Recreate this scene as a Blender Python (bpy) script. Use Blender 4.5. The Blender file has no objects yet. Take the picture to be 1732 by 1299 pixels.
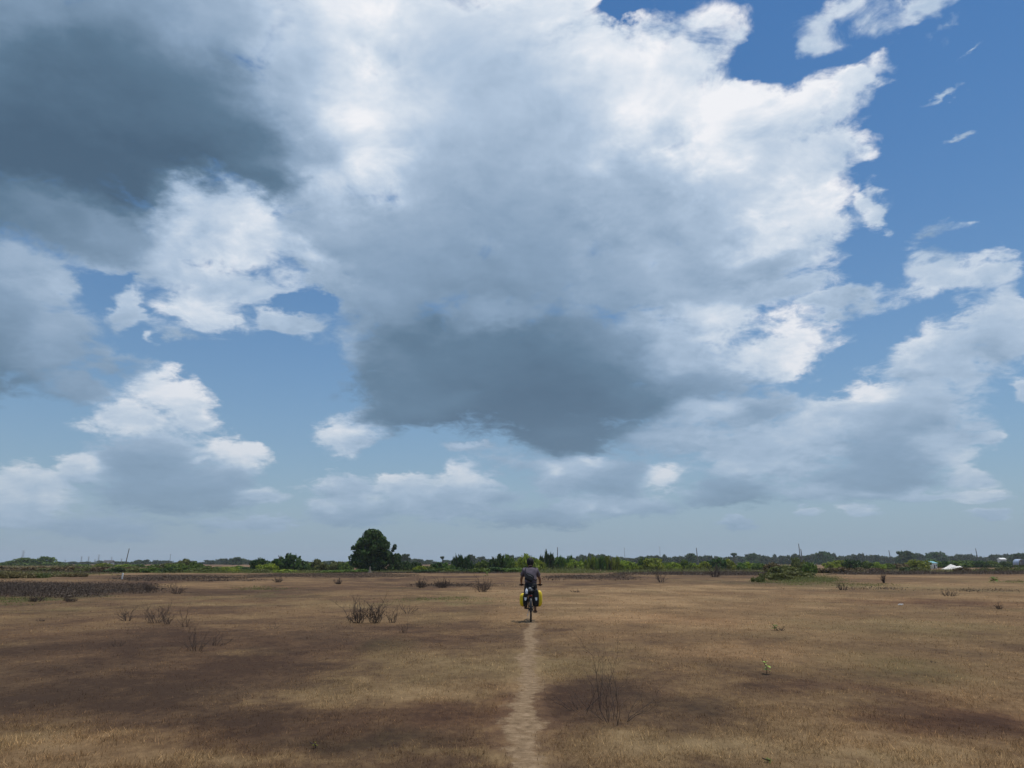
import bpy, bmesh, math, random
import numpy as np
from mathutils import Vector, Matrix, noise as mnoise

R = math.radians
rnd = random.Random(7)
SC = bpy.context.scene
COL = SC.collection

# ------------------------------------------------------------------ camera
# photograph 1732 x 1299, about 26 mm equivalent, held 1.6 m above the field, tilted up 13.6 degrees
F, CX, CY, CAMH, PITCH = 1250.0, 866.0, 649.5, 1.6, R(13.6)
cam_data = bpy.data.cameras.new('camera')
cam_data.sensor_width = 36.0
cam_data.lens = 36.0 * F / 1732.0
cam_data.clip_start, cam_data.clip_end = 0.05, 60000.0
cam = bpy.data.objects.new('camera', cam_data)
cam.location = (0, 0, CAMH)
cam.rotation_euler = (math.pi / 2 + PITCH, 0, 0)
COL.objects.link(cam)
SC.camera = cam

def pdir(px, py):
    """unit world direction of a photo pixel"""
    a, b = (px - CX) / F, (CY - py) / F
    v = Vector((a, math.cos(PITCH) - b * math.sin(PITCH), math.sin(PITCH) + b * math.cos(PITCH)))
    return v.normalized()

def G(px, py):
    """where the pixel's ray meets the flat field"""
    d = pdir(px, py)
    t = CAMH / max(1e-5, -d.z)
    return Vector((d.x * t, d.y * t, 0))

def AT(px, y):
    """ground point in the pixel column px at forward distance y"""
    # column direction taken near the horizon line
    d = pdir(px, 952)
    return Vector((d.x / d.y * y, y, 0))

def HGT(py, px, y):
    """height above the field of a pixel row, for something standing at forward distance y"""
    d = pdir(px, py)
    return CAMH + d.z / d.y * y

# ------------------------------------------------------------------ sky with clouds
SUN_EL, SUN_AZ = R(76), R(62)          # azimuth clockwise from the viewing direction
SUN_DIR = Vector((math.sin(SUN_AZ) * math.cos(SUN_EL), math.cos(SUN_AZ) * math.cos(SUN_EL), math.sin(SUN_EL)))

world = bpy.data.worlds.new('World')
SC.world = world
world.use_nodes = True
NT = world.node_tree
for n in list(NT.nodes):
    NT.nodes.remove(n)

class NB:
    """small node-graph helper"""
    def __init__(self, nt): self.nt = nt
    def new(self, t, **kw):
        n = self.nt.nodes.new(t)
        for k, v in kw.items(): setattr(n, k, v)
        return n
    def put(self, sock, v):
        if isinstance(v, bpy.types.NodeSocket): self.nt.links.new(v, sock)
        elif v is not None: sock.default_value = v
    def m(self, op, a, b=None, c=None, clamp=False):
        n = self.new('ShaderNodeMath', operation=op, use_clamp=clamp)
        for s, v in zip(n.inputs, (a, b, c)): self.put(s, v)
        return n.outputs[0]
    def v(self, op, a, b=None, c=None):
        n = self.new('ShaderNodeVectorMath', operation=op)
        for s, v in zip(n.inputs, (a, b, c)): self.put(s, v)
        return n.outputs['Value'] if op in ('LENGTH', 'DOT_PRODUCT', 'DISTANCE') else n.outputs[0]
    def scale(self, a, s):
        n = self.new('ShaderNodeVectorMath', operation='SCALE')
        self.put(n.inputs[0], a); self.put(n.inputs['Scale'], s)
        return n.outputs[0]
    def xyz(self, x, y, z):
        n = self.new('ShaderNodeCombineXYZ')
        for s, v in zip(n.inputs, (x, y, z)): self.put(s, v)
        return n.outputs[0]
    def sep(self, a):
        n = self.new('ShaderNodeSeparateXYZ'); self.put(n.inputs[0], a)
        return n.outputs
    def noise(self, vec, scale, detail=5, rough=0.55, lac=2.0, dist=0.0, dims='3D'):
        n = self.new('ShaderNodeTexNoise', noise_dimensions=dims)
        self.put(n.inputs['Vector'], vec)
        for k, v in (('Scale', scale), ('Detail', detail), ('Roughness', rough), ('Lacunarity', lac), ('Distortion', dist)):
            self.put(n.inputs[k], v)
        return n
    def rng(self, v, a, b, c=0.0, d=1.0, smooth=True):
        n = self.new('ShaderNodeMapRange', interpolation_type='SMOOTHSTEP' if smooth else 'LINEAR')
        n.clamp = True
        for s, x in zip(n.inputs, (v, a, b, c, d)): self.put(s, x)
        return n.outputs[0]
    def mix(self, f, a, b, blend='MIX'):
        n = self.new('ShaderNodeMix', data_type='RGBA', blend_type=blend)
        self.put(n.inputs[0], f); self.put(n.inputs[6], a); self.put(n.inputs[7], b)
        return n.outputs[2]
    def ramp(self, f, stops, interp='LINEAR'):
        n = self.new('ShaderNodeValToRGB')
        self.put(n.inputs[0], f)
        cr = n.color_ramp; cr.interpolation = interp
        while len(cr.elements) < len(stops): cr.elements.new(0.5)
        for e, (p, c) in zip(cr.elements, stops):
            e.position = p; e.color = (*c, 1) if len(c) == 3 else c
        return n.outputs[0]

def lin(r, g, b):
    """sRGB 0..255 to linear"""
    return tuple(((c / 255) / 12.92 if c <= 10 else ((c / 255 + 0.055) / 1.055) ** 2.4) for c in (r, g, b))

SKY = 0.1                               # Background strength
nb = NB(NT)
sky = nb.new('ShaderNodeTexSky', sky_type='NISHITA', sun_disc=False)
sky.sun_elevation, sky.sun_rotation = SUN_EL, SUN_AZ
sky.altitude, sky.air_density, sky.dust_density, sky.ozone_density = 0.0, 1.0, 0.2, 2.0
tc = nb.new('ShaderNodeTexCoord')
D = tc.outputs['Generated']
dx, dy, dz = nb.sep(D)
AZ = nb.m('ARCTAN2', dx, dy)
EL = nb.m('ARCSINE', dz)
elp = nb.m('MAXIMUM', EL, 0.0)
# cloud lumps look smaller and flatter towards the horizon
S = nb.m('DIVIDE', 1.0, nb.m('ADD', elp, 0.32))
Q = nb.scale(D, S)
amp = nb.rng(EL, 0.0, 0.55, 0.012, 0.055)
warp = nb.noise(Q, 3.1, 6, 0.55)
wv = nb.v('SUBTRACT', warp.outputs['Color'], (0.5, 0.5, 0.5))
warp2 = nb.noise(Q, 14.0, 5, 0.6)
wv2 = nb.v('SUBTRACT', warp2.outputs['Color'], (0.5, 0.5, 0.5))
wsum = nb.v('MULTIPLY_ADD', wv2, (0.35, 0.35, 0.35), wv)
P = nb.v('MULTIPLY_ADD', wsum, nb.scale((4.2, 3.4, 0.0), amp), nb.xyz(AZ, EL, 0.0))

# cloud lumps: photo x, y, half width, half height, tone (0 dark underside .. 1 sunlit white), weight
CLOUDS = [
 # the dark near cloud, upper left
 (60, 200, 300, 150, 0.04, 0.6), (250, 150, 230, 140, 0.14), (300, 240, 190, 70, 0.08, 0.5), (460, 300, 110, 50, 0.16, 0.5), (500, 130, 90, 160, 0.55), (545, 250, 60, 80, 0.50), (400, 230, 130, 60, 0.14, 0.4), (560, 400, 90, 60, 0.46), (560, 350, 60, 40, 0.62),
 (40, 30, 240, 120, 0.34), (330, 20, 200, 110, 0.46), (60, 350, 200, 70, 0.26),
 # bright shoulder of it
 (570, 60, 150, 130, 0.92), (600, 190, 130, 90, 0.90), (640, 270, 90, 80, 0.95), (560, 320, 90, 40, 0.84),
 # wide pale sheet in the middle
 (760, 90, 190, 150, 0.60), (900, 180, 200, 150, 0.56), (700, 170, 90, 60, 0.66), (860, 40, 90, 40, 0.70), (800, 300, 190, 130, 0.49), (930, 330, 180, 130, 0.46),
 (700, 420, 160, 110, 0.39), (880, 460, 190, 90, 0.36), (640, 500, 85, 100, 0.41), (1080, 320, 130, 110, 0.54),
 # brilliant upper right edge
 (1010, 100, 130, 110, 0.92), (1080, 180, 120, 110, 1.00), (930, 20, 110, 70, 0.84), (1150, 110, 80, 70, 0.90),
 (1220, 220, 130, 80, 1.02), (1330, 240, 100, 70, 0.74), (1330, 190, 60, 40, 0.86),
 (1440, 150, 60, 26, 0.84), (1410, 270, 90, 50, 0.82), 
 (1380, 350, 90, 60, 0.88), (1495, 352, 30, 26, 0.76), (1250, 320, 120, 80, 0.66), (1180, 400, 120, 80, 0.52),
 (1270, 390, 80, 50, 0.92), (1285, 430, 90, 60, 0.50), (1060, 480, 120, 80, 0.44), (1300, 490, 90, 40, 0.60), (1160, 480, 120, 60, 0.56),
 # bright puff at the right end of the dark base
 (1200, 540, 90, 50, 0.92), (1290, 590, 120, 42, 0.88), (1130, 590, 90, 60, 0.62), (1170, 640, 110, 36, 0.40),
 # dark base in the middle
 (790, 610, 200, 80, 0.12, 0.5), (920, 660, 190, 90, 0.04, 0.6), (1000, 610, 150, 80, 0.20), (690, 640, 100, 80, 0.18),
 (850, 545, 100, 34, 0.40, 0.4), (1080, 670, 110, 50, 0.16), (720, 690, 120, 40, 0.18), (960, 725, 90, 36, 0.06, 0.4),
 # white broken cloud at the left
 (270, 340, 80, 60, 0.84), (340, 370, 100, 60, 0.80), (440, 390, 80, 60, 0.82), (230, 410, 70, 60, 0.68), (540, 437, 50, 30, 0.80),
 (360, 460, 110, 50, 0.66), (310, 510, 80, 34, 0.82), (440, 490, 70, 40, 0.66), (190, 520, 30, 40, 0.58), (470, 555, 60, 22, 0.62),
 (120, 370, 120, 60, 0.40), (550, 480, 60, 60, 0.52),
 # grey cloud at the left edge
 (20, 470, 90, 70, 0.44), (70, 480, 44, 50, 0.58), (20, 570, 110, 90, 0.26), (90, 590, 70, 60, 0.44), (140, 650, 60, 30, 0.40),
 # heaped cloud low on the left
 (270, 660, 60, 42, 0.98), (310, 690, 60, 44, 0.86), (200, 705, 80, 32, 0.78), (250, 770, 90, 50, 0.40), (395, 755, 64, 32, 0.94), 
 (60, 825, 90, 46, 0.72), (20, 860, 90, 40, 0.66), (130, 790, 46, 24, 0.72), (260, 830, 120, 50, 0.34), (370, 820, 70, 50, 0.36), (440, 840, 60, 14, 0.62),
 (420, 885, 90, 16, 0.55), (150, 890, 130, 22, 0.42),
 # small ones under the dark base
 (600, 730, 54, 36, 0.90), (610, 745, 60, 24, 0.66), (800, 762, 50, 11, 0.66), (590, 830, 60, 30, 0.60), (690, 825, 46, 30, 0.72), (785, 815, 46, 30, 0.80), (740, 850, 110, 34, 0.52),
 (600, 870, 90, 24, 0.44), (970, 790, 70, 36, 0.62), (940, 815, 50, 24, 0.5), (1030, 810, 90, 40, 0.36), (1130, 812, 36, 18, 1.02, 0.5), (1060, 855, 80, 22, 0.52), (960, 855, 50, 16, 0.56),
 (900, 880, 110, 20, 0.34), (1240, 835, 90, 30, 0.34),
 (655, 815, 18, 16, 0.86, 0.6), (700, 812, 16, 14, 0.84, 0.5), (770, 800, 20, 12, 0.88, 0.5), (800, 820, 24, 12, 0.82, 0.4), (720, 835, 18, 10, 0.8, 0.4), (560, 828, 24, 10, 0.72), (545, 860, 20, 8, 0.66), (940, 790, 20, 16, 0.8, 0.4), (990, 775, 20, 12, 0.82, 0.4), (1000, 860, 16, 8, 0.72), (1045, 862, 24, 10, 0.7), (430, 830, 36, 8, 0.7), (30, 835, 30, 18, 0.86, 0.4), (75, 845, 24, 14, 0.8, 0.3), (150, 785, 24, 12, 0.84, 0.4), (420, 740, 26, 16, 0.98, 0.5), (370, 745, 24, 14, 0.95, 0.4), (330, 775, 16, 8, 0.8),
 # low right mass
 (1200, 690, 90, 34, 0.70), (1270, 690, 90, 36, 0.34), (1120, 740, 100, 40, 0.56), (1280, 760, 110, 50, 0.54), (1370, 745, 70, 50, 0.66), (1260, 790, 60, 24, 0.70), (1340, 790, 50, 24, 0.68),
 (1485, 660, 46, 30, 0.98), (1440, 700, 110, 34, 0.64), (1550, 690, 100, 70, 0.52), (1600, 610, 90, 44, 0.56), (1690, 570, 70, 60, 0.58), (1560, 610, 34, 30, 0.72),
 (1730, 520, 40, 50, 0.66), (1500, 760, 110, 60, 0.40), (1590, 760, 60, 36, 0.70), (1640, 800, 44, 24, 0.76), (1680, 750, 26, 14, 0.70), (1470, 810, 120, 30, 0.32),
 (1470, 830, 60, 14, 0.58), (1570, 835, 60, 14, 0.60), (1650, 838, 46, 16, 0.76), (1450, 860, 40, 12, 0.66), (1370, 868, 24, 8, 0.6), (1670, 875, 36, 9, 0.56), (1370, 835, 60, 18, 0.58), (1240, 890, 40, 9, 0.5),
 # loose wisps in the blue at the right
 (1590, 470, 80, 40, 0.66), (1680, 460, 60, 40, 0.64), (1390, 530, 60, 20, 0.58),
 (1730, 665, 26, 20, 0.6),
]
# gaps of blue between them
HOLES = [(1070, 20, 44, 26), (1290, 110, 70, 44), (140, 450, 44, 30), (510, 515, 44, 30), (320, 600, 130, 30), (480, 640, 110, 60), (690, 770, 60, 26), (460, 700, 60, 40)]

# thin translucent wisps: last value thins them
WISPS = [
 (1570, 410, 90, 39, 0.66, -0.55),
 (1620, 380, 57, 22, 0.62, -0.62),
 (1400, 20, 120, 60, 0.66, -0.55),
 (1380, 60, 75, 36, 0.6, -0.55),
 (1530, 25, 105, 45, 0.62, -0.55),
 (1620, 5, 90, 30, 0.64, -0.55),
 (1640, 155, 60, 22, 0.58, -0.62),
 (1670, 95, 34, 15, 0.56, -0.62),
 (1480, 115, 64, 38, 0.86, -0.62),
 (1500, 262, 57, 30, 0.78, -0.62),
 (1190, 30, 75, 75, 0.84, -0.55),
 (235, 575, 22, 22, 0.7, -0.62),
 (1450, 515, 90, 33, 0.58, -0.55),
 (1440, 60, 120, 60, 0.6, -0.75),
 (1600, 60, 100, 40, 0.6, -0.8),
 (1625, 230, 40, 20, 0.5, -0.75),
 (1420, 190, 70, 50, 0.72, -0.5),
 (1530, 330, 50, 60, 0.6, -0.75),
 (1150, 40, 60, 50, 0.75, -0.7),
 (1240, 60, 40, 60, 0.7, -0.8),
 (120, 440, 120, 60, 0.5, -0.7),
 (300, 560, 200, 30, 0.5, -0.75),
 (500, 560, 90, 40, 0.5, -0.6),
 (580, 600, 60, 50, 0.5, -0.6),
 (180, 610, 120, 40, 0.4, -0.55),
 (860, 780, 120, 30, 0.45, -0.6),
 (1650, 720, 80, 40, 0.55, -0.65),
 (850, 840, 90, 30, 0.45, -0.5),
]

def ang(px, py):
    d = pdir(px, py)
    return math.atan2(d.x, d.y), math.asin(d.z)

def blob(px, py, rx, ry):
    """centre and radii of a cloud lump as azimuth / elevation"""
    a, e = ang(px, py)
    a0, _ = ang(px - rx, py); a1, _ = ang(px + rx, py)
    _, e0 = ang(px, py + ry); _, e1 = ang(px, py - ry)
    return a, e, abs(a1 - a0) / 2, abs(e1 - e0) / 2

lumps = [(*blob(*c[:4]), c[4], c[5] if len(c) > 5 else 0.0, 0.0) for c in CLOUDS] + [(*blob(*c[:4]), c[4], 0.0, c[5]) for c in WISPS]
holes = [blob(*c) for c in HOLES]
# the same broken cumulus goes on round the rest of the sky
rs = random.Random(21)
for k in range(34):
    a = rs.choice((-1, 1)) * rs.uniform(0.95, 3.0)
    e = rs.uniform(0.08, 0.75)
    r = rs.uniform(0.10, 0.30) * (0.35 + e)
    lumps.append((a, e, r * 1.3 / math.cos(e), r * 0.7, rs.uniform(0.35, 0.8), 0.0, 0.0))
for k in range(7):
    a = rs.uniform(-3, 3)
    lumps.append((a, rs.uniform(0.95, 1.25), rs.uniform(0.3, 0.6), rs.uniform(0.1, 0.2), rs.uniform(0.4, 0.8), 0.0, 0.0))

# which lumps matter where: the sky is cut into cells and each cell's shader only sums the lumps near it
KB, KT = 5.5, 3.4
A_EDGES = [-3.3, -2.0, -1.2, -0.66, -0.42, -0.2, 0.0, 0.2, 0.42, 0.66, 1.2, 2.0, 3.3]
E_EDGES = [-1.6, 0.09, 0.2, 0.34, 0.5, 0.75, 1.6]

def near(l, a0, a1, e0, e1, lim):
    qa = min(max(l[0], a0), a1); qe = min(max(l[1], e0), e1)
    return math.hypot((qa - l[0]) / l[2], (qe - l[1]) / l[3]) < lim

def leaf(a0, a1, e0, e1):
    g = bpy.data.node_groups.new('cloud_cell', 'ShaderNodeTree')
    for nm, tp in (('P', 'NodeSocketVector'), ('b0', 'NodeSocketFloat'), ('emb', 'NodeSocketFloat'), ('fine', 'NodeSocketFloat'),
                   ('big', 'NodeSocketFloat'), ('air', 'NodeSocketFloat'), ('base', 'NodeSocketColor')):
        g.interface.new_socket(nm, in_out='INPUT', socket_type=tp)
    g.interface.new_socket('shader', in_out='OUTPUT', socket_type='NodeSocketShader')
    n = NB(g)
    gi = n.new('NodeGroupInput').outputs
    P, b0, emb, fine, big, air, base = (gi[k] for k in ('P', 'b0', 'emb', 'fine', 'big', 'air', 'base'))
    acc = None; sw = None
    jit = 1.0 + 2e-6 * len(bpy.data.node_groups)      # keeps the cells' sums apart when the renderer merges equal nodes
    et = math.exp(-KT)
    for l in lumps:
        if not near(l, a0, a1, e0, e1, 2.5): continue
        a, e, ra, re, tn, boost, thin = l
        ra *= jit; re *= jit
        c, c2 = math.exp(KB), math.exp(KT + boost)
        ln = n.v('LENGTH', n.v('MULTIPLY_ADD', P, (1 / ra, 1 / re, 0.0), (-a / ra, -e / re, 0.0)))
        w2 = n.m('POWER', et, ln)
        w = n.m('POWER', w2, KB / KT)
        if thin: w = n.m('MULTIPLY', w, math.exp(KB * thin))
        sw = w if sw is None else n.m('ADD', sw, w)
        t = n.scale(n.v('MULTIPLY_ADD', P, (0.0, c2 / re, 0.0), (tn * c2, -e / re * c2, c2)), w2)
        acc = t if acc is None else n.v('ADD', acc, t)
    if acc is None:
        acc = n.xyz(0.5 * 1e-4, 0.0, 1e-4); sw = 1e-6
    st, sl, s2 = n.sep(acc)
    sw = n.m('MAXIMUM', sw, 1e-6)
    dens = n.m('MULTIPLY_ADD', n.m('LOGARITHM', sw, math.e), 1 / KB, 1.0 - DOFF)
    sh = None
    for h in holes:
        if not near(h, a0, a1, e0, e1, 1.9): continue
        a, e, ra, re = h
        ra *= jit; re *= jit
        ln = n.v('LENGTH', n.v('MULTIPLY_ADD', P, (1 / ra, 1 / re, 0.0), (-a / ra, -e / re, 0.0)))
        w = n.m('EXPONENT', n.m('MULTIPLY_ADD', ln, -7.0, 7.0))
        sh = w if sh is None else n.m('ADD', sh, w)
    if sh is not None:
        dens = n.m('SUBTRACT', dens, n.m('DIVIDE', n.m('LOGARITHM', n.m('ADD', sh, 1.0), math.e), 5.6))
    inv = n.m('DIVIDE', 1.0, s2)
    tone = n.m('MULTIPLY', st, inv)
    up = n.m('MULTIPLY', sl, inv)
    # fractal edges
    dn = n.m('MULTIPLY_ADD', n.m('SUBTRACT', b0, 0.5), 1.0, dens)
    dn = n.m('MULTIPLY_ADD', n.m('SUBTRACT', fine, 0.5), 1.15, dn)
    alpha = n.rng(dn, -0.26, 0.34)
    thick = n.rng(dn, 0.05, 0.60)
    # brightness: lump tone, sunlit upper side, billow relief strongest near the edges, bright thin rims
    lum = n.m('MULTIPLY_ADD', up, UPK, tone)
    rel = n.m('MULTIPLY', n.rng(tone, 0.30, 0.90, 0.28, 1.60), n.m('MULTIPLY_ADD', thick, -0.55, 1.0))
    lum = n.m('MULTIPLY_ADD', emb, rel, lum)
    lum = n.m('MULTIPLY_ADD', n.m('SUBTRACT', big, 0.5), 0.20, lum)
    lum = n.m('ADD', lum, n.m('MULTIPLY', n.m('SUBTRACT', 1.0, thick), n.rng(tone, 0.2, 0.8, 0.0, 0.10)))
    cl = n.ramp(lum, CLOUD_RAMP)
    clh = n.mix(n.m('MULTIPLY', air, 0.66), cl, (*HORIZON, 1))
    col = n.mix(n.m('MULTIPLY', alpha, n.m('MULTIPLY_ADD', air, -0.22, 1.0)), base, clh)
    bg = n.new('ShaderNodeBackground')
    n.put(bg.inputs[0], n.scale(col, 1.0 / SKY))
    bg.inputs[1].default_value = SKY
    go = n.new('NodeGroupOutput')
    g.links.new(bg.outputs[0], go.inputs[0])
    return g

UPK, DOFF = 0.15, 0.08
HORIZON = lin(136, 160, 182)
CLOUD_RAMP = [(0.0, lin(72, 96, 119)), (0.18, lin(92, 119, 143)), (0.40, lin(136, 160, 186)),
              (0.62, lin(178, 197, 219)), (0.82, lin(214, 224, 236)), (1.0, lin(243, 244, 248))]
# billows: the same fractal read twice, a little way apart towards the sun, gives lit and shaded sides
def billow(offs):
    q = nb.v('ADD', Q, offs)
    a = nb.noise(q, 7.0, 8, 0.58, 2.1, 0.25).outputs[0]
    return a
b0 = billow((0.0, 0.0, 0.0))
b1 = billow((0.012, -0.010, 0.055))
big = nb.noise(Q, 2.2, 4, 0.5).outputs[0]
emb = nb.m('SUBTRACT', b0, b1)
fine = nb.noise(Q, 17.0, 8, 0.62, 2.1, 0.7).outputs[0]


# the clear sky, paling into the air near the horizon
air = nb.m('EXPONENT', nb.m('MULTIPLY', elp, -6.0))
skyc = nb.new('ShaderNodeHueSaturation')
skyc.inputs['Saturation'].default_value = 1.32
skyc.inputs['Value'].default_value = 1.02
nb.put(skyc.inputs['Color'], sky.outputs[0])
base = nb.mix(nb.m('POWER', air, 0.62), nb.scale(skyc.outputs[0], SKY), (*HORIZON, 1))
pa, pe, _ = nb.sep(P)

def cellnode(i, j):
    g = nb.new('ShaderNodeGroup')
    g.node_tree = leaf(A_EDGES[i], A_EDGES[i + 1], E_EDGES[j], E_EDGES[j + 1])
    for k, v in (('P', P), ('b0', b0), ('emb', emb), ('fine', fine), ('big', big), ('air', air), ('base', base)):
        nb.put(g.inputs[k], v)
    return g.outputs[0]

def pick(test, lo, hi):
    n = nb.new('ShaderNodeMixShader')
    NT.links.new(test, n.inputs[0]); NT.links.new(lo, n.inputs[1]); NT.links.new(hi, n.inputs[2])
    return n.outputs[0]

def cols(i0, i1, j):
    if i1 - i0 == 1: return cellnode(i0, j)
    k = (i0 + i1) // 2
    return pick(nb.m('GREATER_THAN', pa, A_EDGES[k]), cols(i0, k, j), cols(k, i1, j))

def rows(j0, j1):
    if j1 - j0 == 1: return cols(0, len(A_EDGES) - 1, j0)
    k = (j0 + j1) // 2
    return pick(nb.m('GREATER_THAN', pe, E_EDGES[k]), rows(j0, k), rows(k, j1))

final = rows(0, len(E_EDGES) - 1)
wo = nb.new('ShaderNodeOutputWorld')
NT.links.new(final, wo.inputs[0])
world.cycles.sampling_method = 'MANUAL'
world.cycles.sample_map_resolution = 512

# ------------------------------------------------------------------ sun and exposure
sun_data = bpy.data.lights.new('sun', 'SUN')
sun_data.energy, sun_data.angle, sun_data.color = 3.0, R(0.53), (1.0, 0.955, 0.89)
sun = bpy.data.objects.new('sun', sun_data)
sun.rotation_euler = (-SUN_DIR).to_track_quat('-Z', 'Y').to_euler()
sun.location = (0, 0, 60)
COL.objects.link(sun)
SC.view_settings.view_transform = 'Standard'
SC.view_settings.look = 'None'
SC.view_settings.exposure = 0.0
SC.view_settings.gamma = 1.0
SC.view_settings.use_curve_mapping = False
SC.cycles.volume_bounces = 1
SC.cycles.max_bounces = 6
SC.cycles.transparent_max_bounces = 8

# ================================================================== helpers
def tag(o, label=None, cat=None, group=None, kind=None):
    if label: o['label'] = label
    if cat: o['category'] = cat
    if group: o['group'] = group
    if kind: o['kind'] = kind
    return o

def link(name, data, parent=None, mat=None):
    o = bpy.data.objects.new(name, data)
    COL.objects.link(o)
    if parent is not None: o.parent = parent
    if mat is not None and data is not None and not data.materials: data.materials.append(mat)
    return o

def empty(name, loc=(0, 0, 0), rz=0.0):
    o = bpy.data.objects.new(name, None)
    o.empty_display_size = 0.2
    o.location = loc; o.rotation_euler = (0, 0, rz)
    COL.objects.link(o)
    return o

def npmesh(name, verts, faces, smooth=False, attrs=None):
    """mesh from numpy arrays; faces is (n, k)"""
    me = bpy.data.meshes.new(name)
    verts = np.asarray(verts, np.float32); faces = np.asarray(faces, np.int32)
    n, k = faces.shape
    me.vertices.add(len(verts)); me.vertices.foreach_set('co', verts.ravel())
    me.loops.add(n * k); me.loops.foreach_set('vertex_index', faces.ravel())
    me.polygons.add(n); me.polygons.foreach_set('loop_start', np.arange(0, n * k, k, dtype=np.int32))
    if smooth: me.polygons.foreach_set('use_smooth', np.ones(n, bool))
    for nm, arr in (attrs or {}).items():
        at = me.attributes.new(nm, 'FLOAT', 'POINT'); at.data.foreach_set('value', np.asarray(arr, np.float32))
    me.update(calc_edges=True); me.validate()
    return me

MATS = {}
def material(name):
    m = bpy.data.materials.new(name); m.use_nodes = True
    nt = m.node_tree
    for n in list(nt.nodes): nt.nodes.remove(n)
    out = nt.nodes.new('ShaderNodeOutputMaterial')
    MATS[name] = m
    return m, NB(nt), out

def plain(name, colour, rough=0.7, metallic=0.0, var=0.12, scale=9.0, spec=0.35):
    """procedural paint, cloth or wood: base colour with a little blotchy variation"""
    m, n, out = material(name)
    tc = n.new('ShaderNodeTexCoord')
    nz = n.noise(tc.outputs['Object'], scale, 4, 0.6).outputs[0]
    c0 = tuple(max(0, c * (1 - var)) for c in colour); c1 = tuple(min(1, c * (1 + var)) for c in colour)
    b = n.new('ShaderNodeBsdfPrincipled')
    n.put(b.inputs['Base Color'], n.mix(n.rng(nz, 0.3, 0.7), (*c0, 1), (*c1, 1)))
    b.inputs['Roughness'].default_value = rough
    b.inputs['Metallic'].default_value = metallic
    b.inputs['Specular IOR Level'].default_value = spec
    n.nt.links.new(b.outputs[0], out.inputs[0])
    return m

# ================================================================== the field
# patches of taller straw (+) and of short dark-brown dead weeds (-): photo x, y, half width, half height, strength, red, green
PATCHES = [
 (260, 1090, 420, 42, -1.0, .3, 0), (150, 1180, 300, 50, -.85, .2, 0), (420, 1225, 330, 42, -1.0, .2, 0), (420, 1140, 220, 40, -.7, .2, 0), (620, 1262, 180, 22, -.6, .1, .15),
 (80, 1255, 170, 40, .9, 0, 0), (720, 1130, 190, 44, .75, 0, .15), (500, 1172, 140, 18, .7, .1, 0), (640, 1180, 130, 22, .4, .1, 0), (740, 1212, 150, 34, -.9, .7, 0), (860, 1190, 60, 60, -.3, .5, 0),
 (400, 1100, 110, 9, .6, 0, .1), (180, 1065, 70, 5, .4, 0, 0), (60, 1128, 60, 8, .25, 0, 0), (870, 1285, 200, 20, .8, 0, 0), (420, 1290, 260, 14, .5, 0, 0), (700, 1285, 120, 12, .35, 0, .1),
 (700, 1065, 190, 18, -.6, .3, 0), (980, 1122, 150, 34, .6, 0, .35), (1000, 1070, 200, 12, .2, .2, 0), (960, 1062, 110, 5, -.5, .3, 0), (970, 1192, 120, 42, -1.0, .6, 0), (1080, 1165, 130, 30, -.7, .4, 0),
 (1180, 1190, 130, 22, -.5, .2, .1), (1130, 1268, 260, 36, .9, 0, 0), (1340, 1240, 160, 40, .25, .2, 0), (1420, 1168, 150, 14, -.8, .6, 0), (1300, 1158, 60, 18, -.6, .3, .1), (1640, 1215, 140, 38, -.9, .8, 0),
 (1500, 1225, 110, 24, -.5, .6, 0), (1560, 1285, 230, 18, .7, 0, .1), (1560, 1130, 180, 24, .0, .1, .3), (1250, 1105, 170, 24, .35, .3, 0), (1450, 1060, 240, 22, .45, 0, .35), (1180, 1050, 180, 14, .1, .5, 0),
 (1640, 1060, 130, 20, .35, .1, .3), (1270, 1020, 240, 14, .45, .2, 0), (1030, 1018, 150, 16, .5, .2, 0), (1560, 1018, 180, 8, -.5, .6, 0), (1600, 995, 200, 8, .45, 0, .3), (1150, 995, 260, 6, .65, .1, 0),
 (760, 1018, 70, 4, .2, 0, .9), (620, 1020, 260, 7, .55, 0, .2), (330, 1024, 210, 5, .6, 0, .25), (80, 1034, 130, 9, .5, 0, .45), (80, 1013, 120, 7, .1, 0, 1.0), (60, 995, 120, 9, -1.0, .5, 0),
 (300, 1003, 150, 5, -.6, .4, .1), (520, 990, 180, 4, -.4, .4, 0), (730, 993, 120, 3, -.7, .4, 0), (800, 1003, 120, 4, .5, 0, 0), (450, 1008, 160, 4, .3, 0, .5), (590, 976, 260, 3, -.9, .4, 0), (300, 984, 160, 3, -.6, .5, 0),
 (900, 978, 240, 3, -.6, .5, 0), (760, 984, 180, 3, .4, .2, 0), (1400, 990, 110, 4, .3, 0, .7), (1420, 976, 100, 3, .0, .7, 0), (1660, 972, 120, 2, .2, .8, 0), (1690, 985, 60, 4, .2, 0, .7), (1250, 985, 120, 4, .3, 0, .4), (1000, 1043, 160, 8, .3, .3, 0),
]
PW = []
for (px, py, rx, ry, s, rd, gn) in PATCHES:
    c = G(px, py)
    wx = abs(G(px + rx, py).x - G(px - rx, py).x) / 2
    wy = abs(G(px, max(957, py - ry)).y - G(px, py + ry).y) / 2
    PW.append((c.x, c.y, wx * 0.75, wy * 0.75, s, rd, gn))

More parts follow.
